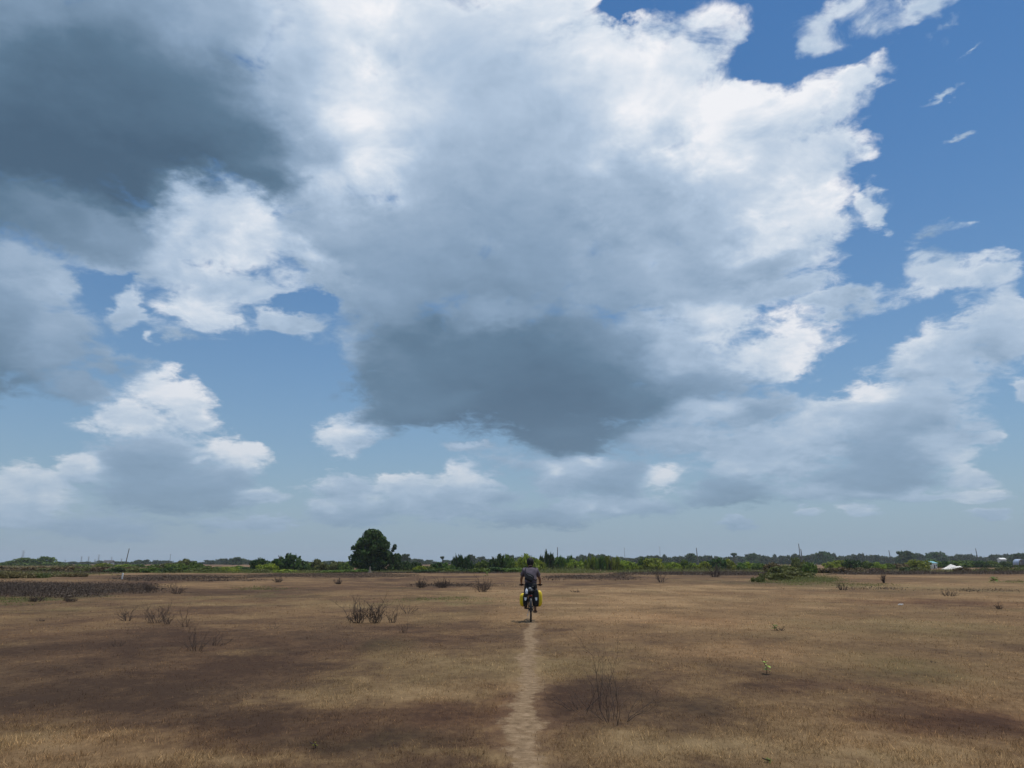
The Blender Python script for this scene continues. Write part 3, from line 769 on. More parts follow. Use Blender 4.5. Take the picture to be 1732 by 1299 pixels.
# every bush of the hedge: photo x, distance, top row, half width, style, leaf
HEDGE = [
 # far left wood edge, olive bushes, brown scrub and straw tufts before it
 (9, 420, 952, 15, 'tree', 'mid'), (22, 430, 949, 13, 'tree', 'mid'), (38, 420, 944, 17, 'tree', 'mid'), (60, 430, 949, 17, 'tree', 'mid'), (77, 425, 942, 15, 'tree', 'mid'), (92, 430, 950, 14, 'tree', 'mid'), (106, 440, 953, 10, 'tree', 'mid'),
 (118, 250, 954, 13, 'bush', 'olive'), (139, 250, 953, 13, 'bush', 'mid'), (158, 250, 955, 11, 'bush', 'olive'), (175, 245, 951, 13, 'bush', 'bright'), (195, 250, 954, 13, 'bush', 'mid'), (214, 245, 953, 14, 'bush', 'bright'), (234, 240, 953, 13, 'bush', 'mid'),
 (20, 150, 957, 30, 'bush', 'brown'), (68, 155, 957, 28, 'bush', 'brown'), (104, 150, 957, 22, 'bush', 'brown'), (136, 150, 957, 22, 'bush', 'brown'), (164, 150, 957, 18, 'bush', 'brown'), (192, 150, 957, 18, 'bush', 'brown'), (228, 150, 957, 20, 'bush', 'brown'),
 (12, 92, 965, 18, 'tuft', 'straw'), (36, 90, 967, 15, 'tuft', 'straw'), (58, 88, 969, 12, 'tuft', 'straw'), (86, 100, 969, 9, 'bush', 'dark'), (108, 92, 970, 14, 'tuft', 'straw'), (142, 92, 969, 14, 'tuft', 'straw'),
 (264, 172, 953, 15, 'bush', 'mid'), (281, 170, 949, 16, 'bush', 'olive'), (300, 165, 950, 15, 'bush', 'mid'), (316, 170, 943, 16, 'bush', 'olive'), (333, 168, 947, 12, 'bush', 'mid'), (352, 165, 956, 15, 'bush', 'mid'), (370, 170, 957, 12, 'bush', 'dark'), (388, 170, 957, 14, 'bush', 'bright'), (403, 172, 956, 13, 'bush', 'mid'), (420, 170, 958, 12, 'bush', 'dark'),
 (0, 140, 956, 26, 'bush', 'brown'), (44, 138, 957, 24, 'bush', 'brown'), (86, 138, 958, 22, 'bush', 'olive'), (120, 136, 957, 22, 'bush', 'brown'), (150, 136, 957, 20, 'bush', 'olive'), (178, 134, 957, 20, 'bush', 'brown'), (206, 134, 958, 20, 'bush', 'dark'), (240, 132, 957, 20, 'bush', 'olive'),
 (4, 84, 966, 18, 'tuft', 'straw'), (24, 82, 968, 16, 'tuft', 'straw'), (48, 82, 969, 16, 'tuft', 'straw'), (74, 86, 969, 14, 'tuft', 'olive'), (122, 88, 969, 16, 'tuft', 'straw'),
 (262, 128, 959, 18, 'bush', 'mid'), (288, 128, 958, 18, 'bush', 'dark'), (314, 126, 957, 18, 'bush', 'mid'), (340, 128, 960, 18, 'bush', 'olive'), (366, 128, 961, 18, 'bush', 'mid'), (394, 128, 961, 18, 'bush', 'bright'), (420, 128, 961, 16, 'bush', 'mid'), (442, 128, 961, 14, 'bush', 'olive'), (612, 124, 961, 14, 'bush', 'mid'), (720, 126, 961, 16, 'bush', 'dark'), (750, 128, 960, 18, 'bush', 'mid'), (780, 128, 958, 18, 'bush', 'dark'), (812, 128, 959, 18, 'bush', 'mid'), (842, 128, 957, 18, 'bush', 'dark'), (868, 130, 958, 16, 'bush', 'mid'),
 # ragged dark tree and the bushes to the tall tree
 (440, 152, 941, 13, 'bush', 'dark'), (484, 150, 931, 25, 'bush', 'dark'), (464, 150, 945, 12, 'bush', 'dark'), (508, 152, 944, 13, 'bush', 'dark'), (452, 140, 950, 15, 'bush', 'bright'), (523, 165, 951, 12, 'bush', 'mid'), (537, 163, 942, 15, 'bush', 'olive'), (556, 165, 953, 12, 'bush', 'mid'), (570, 163, 946, 13, 'bush', 'olive'), (586, 165, 946, 12, 'bush', 'mid'),
 (482, 126, 962, 18, 'bush', 'bright'), (506, 128, 963, 16, 'bush', 'olive'), (532, 128, 963, 18, 'bush', 'olive'), (560, 126, 963, 18, 'bush', 'mid'), (590, 126, 962, 18, 'bush', 'mid'),
 (668, 138, 934, 12, 'bush', 'dark'), (684, 142, 946, 15, 'bush', 'dark'), (702, 150, 948, 12, 'bush', 'dark'), (711, 140, 955, 11, 'bush', 'bright'), (727, 152, 955, 12, 'bush', 'mid'), (742, 152, 949, 13, 'bush', 'dark'), (758, 150, 949, 12, 'bush', 'mid'), (776, 150, 936, 12, 'spiky', 'dark'), (789, 150, 936, 9, 'spiky', 'dark'), (802, 148, 951, 12, 'bush', 'dark'), (819, 146, 945, 13, 'bush', 'mid'),
 (841, 142, 932, 14, 'bush', 'dark'), (857, 142, 933, 12, 'bush', 'mid'), (871, 146, 944, 11, 'bush', 'bright'), (894, 138, 930, 16, 'bush', 'bright'), (912, 146, 945, 10, 'bush', 'bright'),
 # right of the cyclist
 (926, 150, 930, 13, 'spiky', 'dark'), (943, 152, 939, 12, 'bush', 'mid'), (958, 152, 936, 12, 'spiky', 'mid'), (974, 152, 942, 13, 'bush', 'bright'), (988, 155, 942, 11, 'spiky', 'mid'), (1002, 155, 939, 13, 'spiky', 'bright'), (1018, 155, 938, 12, 'spiky', 'mid'), (1033, 156, 937, 13, 'spiky', 'bright'), (1048, 158, 943, 12, 'bush', 'bright'), (1062, 158, 947, 12, 'bush', 'bright'), (1077, 160, 950, 10, 'bush', 'bright'),
 (1090, 160, 941, 9, 'spiky', 'mid'), (1106, 160, 939, 16, 'bush', 'bright'), (1121, 162, 947, 12, 'bush', 'mid'), (1137, 165, 949, 12, 'bush', 'bright'), (1156, 165, 943, 14, 'bush', 'mid'), (1173, 168, 951, 10, 'bush', 'bright'), (1194, 168, 946, 12, 'bush', 'bright'), (1212, 165, 938, 15, 'bush', 'dark'), (1230, 165, 943, 12, 'bush', 'bright'), (1248, 172, 949, 12, 'bush', 'mid'), (1264, 175, 948, 12, 'bush', 'bright'), (1281, 175, 950, 11, 'bush', 'mid'),
 # the near olive thicket
 (1304, 120, 947, 13, 'bush', 'brown'), (1328, 98, 953, 22, 'bush', 'olive'), (1352, 118, 938, 14, 'bush', 'olive'), (1368, 118, 948, 12, 'bush', 'mid'), (1318, 72, 966, 20, 'bush', 'olive'), (1346, 74, 962, 24, 'bush', 'olive'), (1296, 80, 967, 14, 'bush', 'olive'), (1282, 62, 975, 14, 'tuft', 'olive'),
 # right part
 (1404, 175, 948, 13, 'bush', 'bright'), (1421, 175, 944, 12, 'bush', 'bright'), (1442, 172, 941, 13, 'bush', 'dark'), (1464, 178, 947, 13, 'bush', 'mid'), (1484, 180, 948, 13, 'bush', 'bright'), (1501, 185, 951, 11, 'bush', 'mid'), (1524, 190, 951, 13, 'bush', 'brown'),
 (1553, 195, 943, 16, 'bush', 'bright'), (1576, 250, 945, 13, 'bush', 'mid'), (1596, 250, 947, 12, 'bush', 'dark'), (1614, 255, 946, 13, 'bush', 'mid'), (1634, 255, 945, 13, 'bush', 'mid'), (1655, 255, 945, 13, 'bush', 'dark'), (1676, 255, 947, 13, 'bush', 'mid'), (1698, 255, 947, 12, 'bush', 'dark'), (1716, 260, 946, 10, 'bush', 'mid'), (1728, 250, 950, 8, 'bush', 'mid'),
 (1398, 122, 958, 14, 'bush', 'brown'), (1424, 122, 958, 16, 'bush', 'brown'), (1452, 124, 958, 16, 'bush', 'brown'), (1478, 124, 959, 14, 'bush', 'brown'),
 (1534, 128, 957, 11, 'bush', 'dark'), (1556, 126, 957, 14, 'bush', 'olive'), (1625, 128, 958, 11, 'bush', 'brown'), (1666, 130, 959, 16, 'bush', 'olive'), (1696, 130, 957, 14, 'bush', 'olive'), (1724, 130, 957, 14, 'bush', 'olive'),
]
KINDW = {('bush', 'dark'): 'dark green bush', ('bush', 'mid'): 'mid-green bush', ('bush', 'bright'): 'yellow-green bush', ('bush', 'olive'): 'dull olive bush', ('bush', 'brown'): 'brownish dry bush',
         ('spiky', 'dark'): 'dark spiky bush', ('spiky', 'mid'): 'green spiky bush', ('spiky', 'bright'): 'yellow-green spiky bush', ('tuft', 'straw'): 'straw-yellow grass tuft', ('tuft', 'olive'): 'olive grass tuft', ('tree', 'mid'): 'round-topped hazy green tree'}
NAMEW = {'bush': 'bush', 'spiky': 'spiky_bush', 'tuft': 'grass_tuft', 'tree': 'tree'}
slots = {}
for i, (px, y, top, hw, sty, mt) in enumerate(HEDGE):
    mk = min(MARKS, key=lambda q: abs(q[0] - px))
    key = (sty, mt, mk[1], 'left' if px < mk[0] else 'right')
    slots.setdefault(key, []).append((abs(px - mk[0]), i))
ordinal = {}
for key, lst in slots.items():
    for k, (_, i) in enumerate(sorted(lst)): ordinal[i] = (k, key)
hr = random.Random(5)
for i, (px, y, top, hw, sty, mt) in enumerate(HEDGE):
    o = plant(NAMEW[sty], sty, mt, px, y + hr.uniform(-3, 3), top, hw, i % 5)
    k, key = ordinal[i]
    lab = '%s, %s of its kind %s of %s' % (KINDW[(sty, mt)], ORD[k], key[3], key[2])
    tag(o, lab, 'tree' if sty == 'tree' else 'grass tuft' if sty == 'tuft' else 'bush', 'bushes and trees along the edge of the field')

# ---- the tall tree
ty = 140.0
tb = AT(630, ty); ts_ = ty / F / math.cos(PITCH) * 1.03
tree = empty('tall_tree', tb)
tag(tree, 'tallest tree, dense dark green dome standing alone above the hedge', 'tree')
def tz(py): return HGT(py, 630, ty)
TB = []
SIL = [(893, 622, 634), (899, 616, 640), (906, 612, 648), (914, 604, 653), (922, 597, 658), (932, 593, 660), (942, 593, 664), (950, 597, 670), (958, 602, 672), (965, 608, 672)]
tr2 = random.Random(12)
for k in range(150):
    py = tr2.uniform(896, 966)
    lo, hi = (np.interp(py, [q[0] for q in SIL], [q[j] for q in SIL]) for j in (1, 2))
    r = tr2.uniform(4.5, 9.5); u = tr2.uniform(-1, 1); v = tr2.uniform(-1, 1) * math.sqrt(1 - u * u)
    half = max(2, (hi - lo) / 2 - r * 0.75)
    TB.append((((lo + hi) / 2 - 630 + u * half) * ts_, v * half * ts_ * 0.8, tz(py + r * 0.4), r * ts_, r * ts_, r * ts_ * 0.7))
V, Fq = leaves(TB, 13000, 0.55, 77, 0.0, 0.6, 0.6)
link('crown', npmesh('tall_tree_crown', V, Fq), tree, LEAF['dark'])
V, Fq = leaves([(34 * ts_, 0, tz(925), 3 * ts_, 3 * ts_, 4 * ts_), (31 * ts_, 0, tz(931), 2.5 * ts_, 2.5 * ts_, 3 * ts_), (36 * ts_, 0, tz(943), 8 * ts_, 8 * ts_, 6 * ts_)], 420, 0.45, 78)
link('side_branch_leaves', npmesh('side_leaves', V, Fq), tree, LEAF['dark'])
link('trunk', tube_mesh('tall_tree_trunk', [([(0, 0, -0.2), (0.1, 0, 1.0), (-0.1, 0.1, 2.6), (0.2, 0, 4.6), (0, 0, 6.6)], [0.34, 0.27, 0.22, 0.15, 0.05]),
      ([(0, 0, 1.4), (-1.2, 0.4, 3.0), (-2.1, 0.6, 4.2)], [0.14, 0.1, 0.04]), ([(0, 0, 1.7), (1.4, -0.4, 3.2), (2.4, -0.2, 4.4)], [0.14, 0.1, 0.04]),
      ([(0, 0, 2.2), (0.4, 1.4, 4.0), (0.3, 2.0, 5.2)], [0.12, 0.09, 0.04]), ([(1.4, -0.4, 3.0), (3.0, 0, 4.0), (34 * ts_, 0, tz(925))], [0.08, 0.05, 0.03])], 8), tree, BARK)
# pale stump-like buttress at its foot
st_ = link('tree_stump', tube_mesh('stump', [([(0, 0, -0.1), (0.05, 0, 0.25), (0.0, 0.02, 0.7), (0.06, 0, 1.05)], [0.42, 0.22, 0.13, 0.05]), ([(0, 0, 0.1), (-0.35, -0.1, 0.0), (-0.6, -0.15, -0.1)], [0.16, 0.1, 0.05]), ([(0, 0, 0.1), (0.35, -0.1, 0.0), (0.6, -0.2, -0.1)], [0.16, 0.1, 0.05])], 8), None, PALEBARK)
st_.location = AT(626, 122)
tag(st_, 'pale grey broken stump in front of the tallest tree', 'tree stump')

# ---- the far wood along the horizon, tree by tree
SKYL = [(0, 951), (110, 951), (240, 948), (252, 947), (300, 950), (352, 949), (398, 944), (425, 949), (520, 951), (600, 947), (610, 948), (680, 939), (700, 943), (715, 947), (760, 949), (795, 940), (815, 941), (830, 948), (868, 940), (900, 946),
        (1000, 938), (1060, 943), (1100, 938), (1140, 941), (1155, 942), (1170, 938), (1190, 940), (1240, 942), (1255, 940), (1270, 938), (1290, 941), (1332, 937), (1350, 939), (1372, 937), (1395, 935), (1420, 940), (1450, 937), (1475, 940), (1515, 942), (1534, 934), (1560, 936), (1585, 935), (1605, 939), (1650, 938), (1670, 940), (1720, 937), (1760, 938)]
fr = random.Random(31)
def skyline(x): return float(np.interp(x, [p[0] for p in SKYL], [p[1] for p in SKYL]))
WV, WF, off = [], [], 0
wood = [leaves(lumpy(i * 7 + 3, 'tree'), 620, 0.26, i + 11, 0.0, 0.35, 0.6) for i in range(5)]
x = -40.0
while x < 1775:
    top = min(skyline(x) + fr.uniform(-1.6, 4.2), 951); yd = fr.uniform(640, 860); hw = fr.uniform(4.5, 9) * yd / F * 1.3
    c = AT(x, yd); h = HGT(top, x, yd) * 1.05
    V, Fq = wood[fr.randrange(5)]
    a = fr.uniform(0, 6.28)
    P3 = np.stack([(V[:, 0] * math.cos(a) - V[:, 1] * math.sin(a)) * hw + c.x, (V[:, 0] * math.sin(a) + V[:, 1] * math.cos(a)) * hw + c.y, V[:, 2] * h], 1)
    WV.append(P3); WF.append(Fq + off); off += len(P3)
    x += fr.uniform(3.5, 7.5)
fw_ = link('far_wood', npmesh('far_wood', np.concatenate(WV), np.concatenate(WF)), None, LEAF['dark'])
tag(fw_, 'hazy blue-green wood along the whole horizon behind the bushes', 'wood', kind='stuff')
for (px, top, hw, yd, lab) in [
    (398, 943, 9, 560, 'hazy round tree rising above the far wood, left of the ragged dark bush'),
    (686, 938, 8, 480, 'hazy grey-green tree just right of the tallest tree, behind the bushes'),
    (795, 939, 8, 520, 'hazy grey-green tree behind the dark spiky bushes, left of the cyclist'),
    (1171, 937, 9, 560, 'hazy tree of the far wood just left of the plain pole right of the cyclist'),
    (1272, 937, 10, 600, 'hazy tree of the far wood between the umbrella-shaped tree and the olive thicket'),
    (1395, 934, 13, 600, 'hazy domed tree of the far wood just right of the double pole'),
    (1534, 933, 15, 520, 'biggest hazy domed tree of the far wood, right of the short far pole'),
    (1585, 935, 18, 600, 'broad hazy tree of the far wood above the teal-roofed hut'),
    (1722, 937, 11, 560, 'hazy tree of the far wood at the right edge, above the pale blue shelter')]:
    o = plant('distant_tree', 'tree', 'dark', px, yd, top, hw, fr.randrange(5))
    tag(o, lab, 'tree', 'trees standing out of the far wood')
# lone umbrella-shaped tree and a small palm standing above the wood
def topknot(px, top, y, hw, label):
    o = empty('lone_tree', AT(px, y))
    h = HGT(top, px, y); s = y / F * 1.06
    link('trunk', tube_mesh('lone_trunk', [([(0, 0, -0.2), (0.2, 0, h * 0.5), (0, 0, h * 0.9)], [0.35, 0.25, 0.15])], 6), o, BARK)
    V, Fq = leaves([(0, 0, h - hw * s * 0.3, hw * s, hw * s, hw * s * 0.4), (0, 0, h - hw * s * 0.7, hw * s * 0.5, hw * s * 0.5, hw * s * 0.4)], 260, 1.1, int(px))
    link('crown', npmesh('lone_crown', V, Fq), o, LEAF['dark'])
    tag(o, label, 'tree')
topknot(1242, 936, 520, 4.5, 'lone umbrella-shaped tree on a thin trunk above the far wood')
topknot(748, 942, 420, 2.6, 'small palm-like tree on a thin trunk left of the cyclist')

# ---- dead scrub and low undergrowth that reads as one mass
def cover(name, label, mat, bands, seed, cat):
    g = np.random.default_rng(seed); VV = []; off = 0
    for (x0, x1, y0, y1, h, N, w) in bands:                     # photo columns, distances, height, count, blade width
        if w > 0.045: w *= 0.55; N = int(N * 1.8)
        nc = max(6, N // 120)
        cyy = y0 + (y1 - y0) * g.beta(1.6, 1.6, nc); cpx = x0 + (x1 - x0) * g.beta(1.5, 1.5, nc)
        tq = (cpx - x0) / (x1 - x0)
        csz = (0.30 + 0.70 * g.random(nc)) * (0.25 + 0.75 * (1 - np.abs(2 * tq - 1) ** 2.5)) * (0.55 + 0.9 * fbm(cpx * 0.045, cyy * 0.1, seed + 5.0, 3))
        k = g.integers(0, nc, N)
        rad = (0.7 + 0.012 * y0) * csz[k]
        yy = cyy[k] + g.normal(size=N) * rad * 0.8
        xx = (cpx[k] - CX) / F / math.cos(PITCH) * cyy[k] + g.normal(size=N) * rad * 1.3
        rr = np.hypot((yy - cyy[k]) / 0.8, (xx - (cpx[k] - CX) / F / math.cos(PITCH) * cyy[k]) / 1.3) / rad
        hh = h * csz[k] * np.clip(1.05 - 0.38 * rr, 0.12, 1) * (0.45 + 0.75 * g.random(N))
        az = g.random(N) * 6.283; tl = np.radians(78 * g.random(N))
        W = w * (0.5 + g.random(N)) * 0.32
        z0 = g.random(N) * hh * 0.5 + ground_z(xx, yy) - 0.02
        sx, sy = np.cos(az + 1.57) * W, np.sin(az + 1.57) * W
        a = np.stack([xx - sx, yy - sy, z0], 1); b = np.stack([xx + sx, yy + sy, z0], 1)
        c = np.stack([xx + np.cos(az) * np.sin(tl) * hh, yy + np.sin(az) * np.sin(tl) * hh, z0 + np.cos(tl) * hh * 0.8], 1)
        j = g.random(N) < 0.6
        q = g.normal(size=(N, 3)) * w * 0.9
        zc_ = ground_z(xx, yy) + g.random(N) ** 0.8 * hh * 1.1
        ctr = np.stack([xx, yy, zc_], 1)
        a[j] = ctr[j] + q[j]; b[j] = ctr[j] - q[j] * 0.6 + g.normal(size=(N, 3))[j] * w * 0.5; c[j] = ctr[j] + g.normal(size=(N, 3))[j] * w * 0.9
        VV.append(np.stack([a, b, c], 1))
    V = np.concatenate(VV).reshape(-1, 3)
    o = link(name, npmesh(name, V, np.arange(len(V), dtype=np.int32).reshape(-1, 3)), None, mat)
    return tag(o, label, cat, kind='stuff')

cover('dead_scrub', 'dark purple-brown dead scrub in low bands before the bushes', LEAF['purple'], [
    (-150, 215, 35, 60, 0.55, 110000, 0.028), (165, 300, 40, 60, 0.35, 16000, 0.028), (230, 460, 66, 100, 0.25, 20000, 0.04), (440, 720, 82, 118, 0.35, 26000, 0.05),
    (560, 900, 118, 132, 0.4, 9000, 0.10), (-40, 240, 110, 150, 0.6, 9000, 0.10), (915, 1060, 70, 105, 0.4, 6000, 0.07), (1020, 1300, 96, 128, 0.7, 16000, 0.09), (1180, 1260, 108, 124, 1.2, 3000, 0.09), (1370, 1560, 104, 124, 0.9, 9000, 0.09), (1540, 1780, 106, 126, 0.9, 10000, 0.09),
    (700, 850, 52, 60, 0.28, 5000, 0.028), (1420, 1470, 44, 50, 0.25, 900, 0.03), (1585, 1630, 42, 47, 0.22, 700, 0.03), (1520, 1560, 112, 118, 1.0, 900, .09)], 3, 'scrub')
cover('undergrowth', 'low olive-green undergrowth along the foot of the bushes', LEAF['olive'], [
    (-60, 260, 160, 240, 1.3, 9000, 0.2), (-60, 240, 100, 135, 0.5, 9000, 0.10), (230, 620, 118, 140, 0.9, 9000, 0.12), (620, 900, 124, 140, 0.7, 5000, 0.12), (905, 1010, 116, 140, 1.5, 5000, 0.12), (1000, 1300, 120, 150, 1.1, 8000, 0.12), (1260, 1400, 56, 80, 0.45, 5000, 0.05), (1300, 1380, 64, 86, 0.9, 4000, 0.06),
    (1380, 1780, 118, 150, 1.0, 8000, 0.12), (-40, 130, 30, 37, 0.16, 5000, 0.02), (-40, 60, 84, 100, 0.8, 2200, 0.08), (700, 800, 33, 36.5, 0.16, 1500, 0.02), (430, 500, 46, 52, 0.2, 900, 0.03), (1660, 1710, 62, 68, 0.4, 700, 0.05), (1380, 1460, 52, 62, 0.2, 1500, 0.03)], 4, 'undergrowth')

# ================================================================== the cyclist and the loaded bicycle
BLACK = plain('black_paint', (0.018, 0.018, 0.020), 0.45, var=0.2)
RUBBER = plain('tyre_rubber', (0.030, 0.029, 0.028), 0.85, var=0.4, scale=30)
STEEL = plain('dull_steel', (0.42, 0.43, 0.45), 0.35, 0.9, var=0.15)
CLOTH_BLACK = plain('black_cloth', (0.016, 0.016, 0.018), 0.9, var=0.35, scale=18)
SHIRT = plain('grey_shirt', (0.110, 0.090, 0.106), 0.92, var=0.22, scale=9)
TARP_BLACK = plain('black_tarpaulin', (0.016, 0.017, 0.019), 0.5, var=0.3)
TARP_YELLOW = plain('yellow_tarpaulin', (0.72, 0.52, 0.015), 0.45, var=0.12)
REFLECT = plain('white_reflector', (0.80, 0.82, 0.84), 0.4, var=0.04)
GREYBAG = plain('grey_cloth', (0.24, 0.26, 0.28), 0.8, var=0.2)
WHITEBAG = plain('white_plastic', (0.78, 0.80, 0.83), 0.5, var=0.08)
SKIN = plain('skin', (0.22, 0.115, 0.075), 0.55, var=0.12, scale=25)
HAIR = plain('black_hair', (0.010, 0.009, 0.009), 0.7, var=0.4, scale=60)
LEATHER = plain('brown_sandal', (0.075, 0.045, 0.035), 0.7, var=0.3, scale=30)
EYEW = plain('eye_white', (0.7, 0.68, 0.65), 0.3, var=0.02)
REDLAMP = plain('red_lens', (0.25, 0.012, 0.012), 0.25, var=0.05)

def bm_mesh(name, bm, smooth=True):
    me = bpy.data.meshes.new(name)
    bm.normal_update()
    bm.to_mesh(me); bm.free()
    if smooth: me.polygons.foreach_set('use_smooth', np.ones(len(me.polygons), bool))
    me.update()
    return me

def ring(name, R_, r, seg=40, sides=8, axis='X', squash=1.0):
    """torus round the wheel axle (x axis)"""
    V, Fq = [], []
    for i in range(seg):
        a = 2 * math.pi * i / seg
        for k in range(sides):
            b = 2 * math.pi * k / sides
            rad = R_ + r * math.cos(b)
            V.append((r * squash * math.sin(b), rad * math.cos(a), rad * math.sin(a)))
    for i in range(seg):
        for k in range(sides):
            Fq.append((i * sides + k, i * sides + (k + 1) % sides, ((i + 1) % seg) * sides + (k + 1) % sides, ((i + 1) % seg) * sides + k))
    return npmesh(name, V, Fq, True)

def rbox(name, size, bev, loc=(0, 0, 0), seg=3, fn=None):
    bm = bmesh.new()
    bmesh.ops.create_cube(bm, size=1.0)
    bmesh.ops.scale(bm, vec=size, verts=bm.verts)
    if fn:
        bmesh.ops.subdivide_edges(bm, edges=bm.edges[:], cuts=3, use_grid_fill=True)
        for v in bm.verts: v.co = Vector(fn(v.co))
    es = [e for e in bm.edges if len(e.link_faces) == 2 and e.calc_face_angle(0) > 0.9]
    bmesh.ops.bevel(bm, geom=es, offset=bev, segments=seg, affect='EDGES', profile=0.5)
    bmesh.ops.translate(bm, vec=loc, verts=bm.verts)
    return bm_mesh(name, bm)

def ball(name, loc, rad, seg=16, fn=None):
    bm = bmesh.new()
    bmesh.ops.create_uvsphere(bm, u_segments=seg, v_segments=max(6, seg // 2 + 2), radius=1.0)
    for v in bm.verts:
        c = v.co.copy()
        if fn: c = Vector(fn(c))
        v.co = Vector((c.x * rad[0] + loc[0], c.y * rad[1] + loc[1], c.z * rad[2] + loc[2]))
    return bm_mesh(name, bm)

def skin(name, verts, edges, radii, sub=2):
    """continuous tapering surface grown round a skeleton"""
    me = bpy.data.meshes.new(name + '_skeleton')
    me.from_pydata([Vector(v) for v in verts], edges, [])
    o = bpy.data.objects.new(name + '_skeleton', me); COL.objects.link(o)
    m = o.modifiers.new('skin', 'SKIN'); m.use_smooth_shade = True
    if not me.skin_vertices: pass
    sv = me.skin_vertices[0].data
    for i, r in enumerate(radii):
        sv[i].radius = r if isinstance(r, tuple) else (r, r)
        sv[i].use_root = (i == 0)
    ss = o.modifiers.new('sub', 'SUBSURF'); ss.levels = sub; ss.render_levels = sub
    dg = bpy.context.evaluated_depsgraph_get(); dg.update()
    res = bpy.data.meshes.new_from_object(o.evaluated_get(dg))
    res.name = name
    bpy.data.objects.remove(o); bpy.data.meshes.remove(me)
    res.polygons.foreach_set('use_smooth', np.ones(len(res.polygons), bool))
    return res

def joined(name, meshes):
    bm = bmesh.new()
    for m in meshes:
        bm.from_mesh(m)
        if m.users == 0: bpy.data.meshes.remove(m)
    return bm_mesh(name, bm)

bp = G(898, 1051.5)
BZ = float(ground_z(bp.x, bp.y)) + 0.004
B0 = (bp.x, bp.y, BZ)
YAW = R(-1.5)

# ---- bicycle (x right, y forward, rear wheel touching the ground at the origin)
bike = empty('bicycle', B0, YAW)
tag(bike, 'black touring bicycle under the rider, seen from behind', 'bicycle')
for yc in (0.0, 1.08):
    w = link('wheel', ring('tyre', 0.322, 0.026, 48, 10, squash=1.05), bike, RUBBER); w.location = (0, yc, 0.350)
    rim = link('rim', ring('rim', 0.292, 0.012, 48, 6), w, BLACK)
    hub = link('hub', tube_mesh('hub', [([(-0.055, 0, 0), (-0.03, 0, 0), (0.03, 0, 0), (0.055, 0, 0)], [0.02, 0.026, 0.026, 0.02])], 10), w, BLACK)
    sp = []
    for k in range(28):
        a = 2 * math.pi * k / 28; s = (1 if k % 2 else -1) * 0.03
        sp.append(([(s, 0.025 * math.cos(a + 0.5), 0.025 * math.sin(a + 0.5)), (0, 0.285 * math.cos(a), 0.285 * math.sin(a))], [0.0013, 0.0013]))
    link('spokes', tube_mesh('spokes', sp, 4), w, STEEL)
    # mudguard
    V, Fq = [], []
    a0, a1 = (R(20), R(178)) if yc == 0 else (R(55), R(200))
    N = 20
    for i in range(N + 1):
        a = a0 + (a1 - a0) * i / N
        for k, (xx, dr) in enumerate([(-0.034, -0.016), (-0.022, 0.0), (0.022, 0.0), (0.034, -0.016)]):
            V.append((xx, yc + (0.372 + dr) * math.cos(a), 0.35 + (0.372 + dr) * math.sin(a)))
    for i in range(N):
        for k in range(3): Fq.append((i * 4 + k, i * 4 + k + 1, i * 4 + k + 5, i * 4 + k + 4))
    mg = link('mudguard', npmesh('mudguard', V, Fq, True), bike, BLACK)
    sm = mg.modifiers.new('thick', 'SOLIDIFY'); sm.thickness = 0.003
BB, ST, HT, HB_ = (0, 0.44, 0.285), (0, 0.30, 0.80), (0, 0.93, 0.90), (0, 0.975, 0.74)
fr_ = [([BB, ST], [0.017, 0.016]), ([ST, HT], [0.016, 0.016]), ([BB, HB_], [0.019, 0.019]), ([HT, HB_], [0.02, 0.02]), ([ST, (0, 0.275, 0.90)], [0.014, 0.014])]
for s in (-1, 1):
    fr_ += [([(s * 0.02, 0.44, 0.285), (s * 0.045, 0.25, 0.31), (s * 0.066, 0.0, 0.35)], [0.011, 0.011, 0.009]), ([(s * 0.018, 0.305, 0.78), (s * 0.05, 0.12, 0.53), (s * 0.066, 0.0, 0.35)], [0.009, 0.009, 0.008])]
link('frame', tube_mesh('frame', fr_, 10), bike, BLACK)
fk = [([(0, 0.975, 0.76), (0, 0.985, 0.72)], [0.02, 0.02])]
for s in (-1, 1): fk.append(([(s * 0.01, 0.985, 0.725), (s * 0.055, 0.99, 0.70), (s * 0.062, 1.03, 0.52), (s * 0.058, 1.08, 0.35)], [0.016, 0.016, 0.013, 0.009]))
link('fork', tube_mesh('fork', fk, 10), bike, BLACK)
hb = link('handlebar', tube_mesh('handlebar', [([(0, 0.92, 0.88), (0, 0.95, 0.985)], [0.016, 0.016]), ([(-0.31, 0.88, 0.985), (-0.22, 0.92, 0.985), (-0.08, 0.955, 0.985), (0.08, 0.955, 0.985), (0.22, 0.92, 0.985), (0.31, 0.88, 0.985)], [0.012] * 6)], 10), bike, BLACK)
for s in (-1, 1):
    link('grip', tube_mesh('grip', [([(s * 0.335, 0.866, 0.985), (s * 0.33, 0.868, 0.985), (s * 0.215, 0.922, 0.985)], [0.012, 0.018, 0.017])], 10), hb, RUBBER)
    link('brake_lever', tube_mesh('lever', [([(s * 0.19, 0.94, 0.985), (s * 0.21, 0.975, 0.965), (s * 0.29, 0.955, 0.945)], [0.01, 0.008, 0.006])], 6), hb, BLACK)
def saddle_fn(c):
    t = (c.y + 0.14) / 0.28
    return (c.x * (1.0 - 0.72 * max(0, min(1, t)) ** 0.7), c.y, c.z + 0.012 * (abs(t - 0.5) * 2) ** 2)
sd = link('saddle', rbox('saddle', (0.165, 0.28, 0.055), 0.016, (0, 0.25, 0.925), 3, saddle_fn), bike, BLACK)
link('saddle_rail', tube_mesh('rails', [([(s * 0.022, 0.18, 0.905), (s * 0.022, 0.27, 0.89), (s * 0.015, 0.35, 0.905)], [0.004] * 3) for s in (-1, 1)], 6), sd, STEEL)
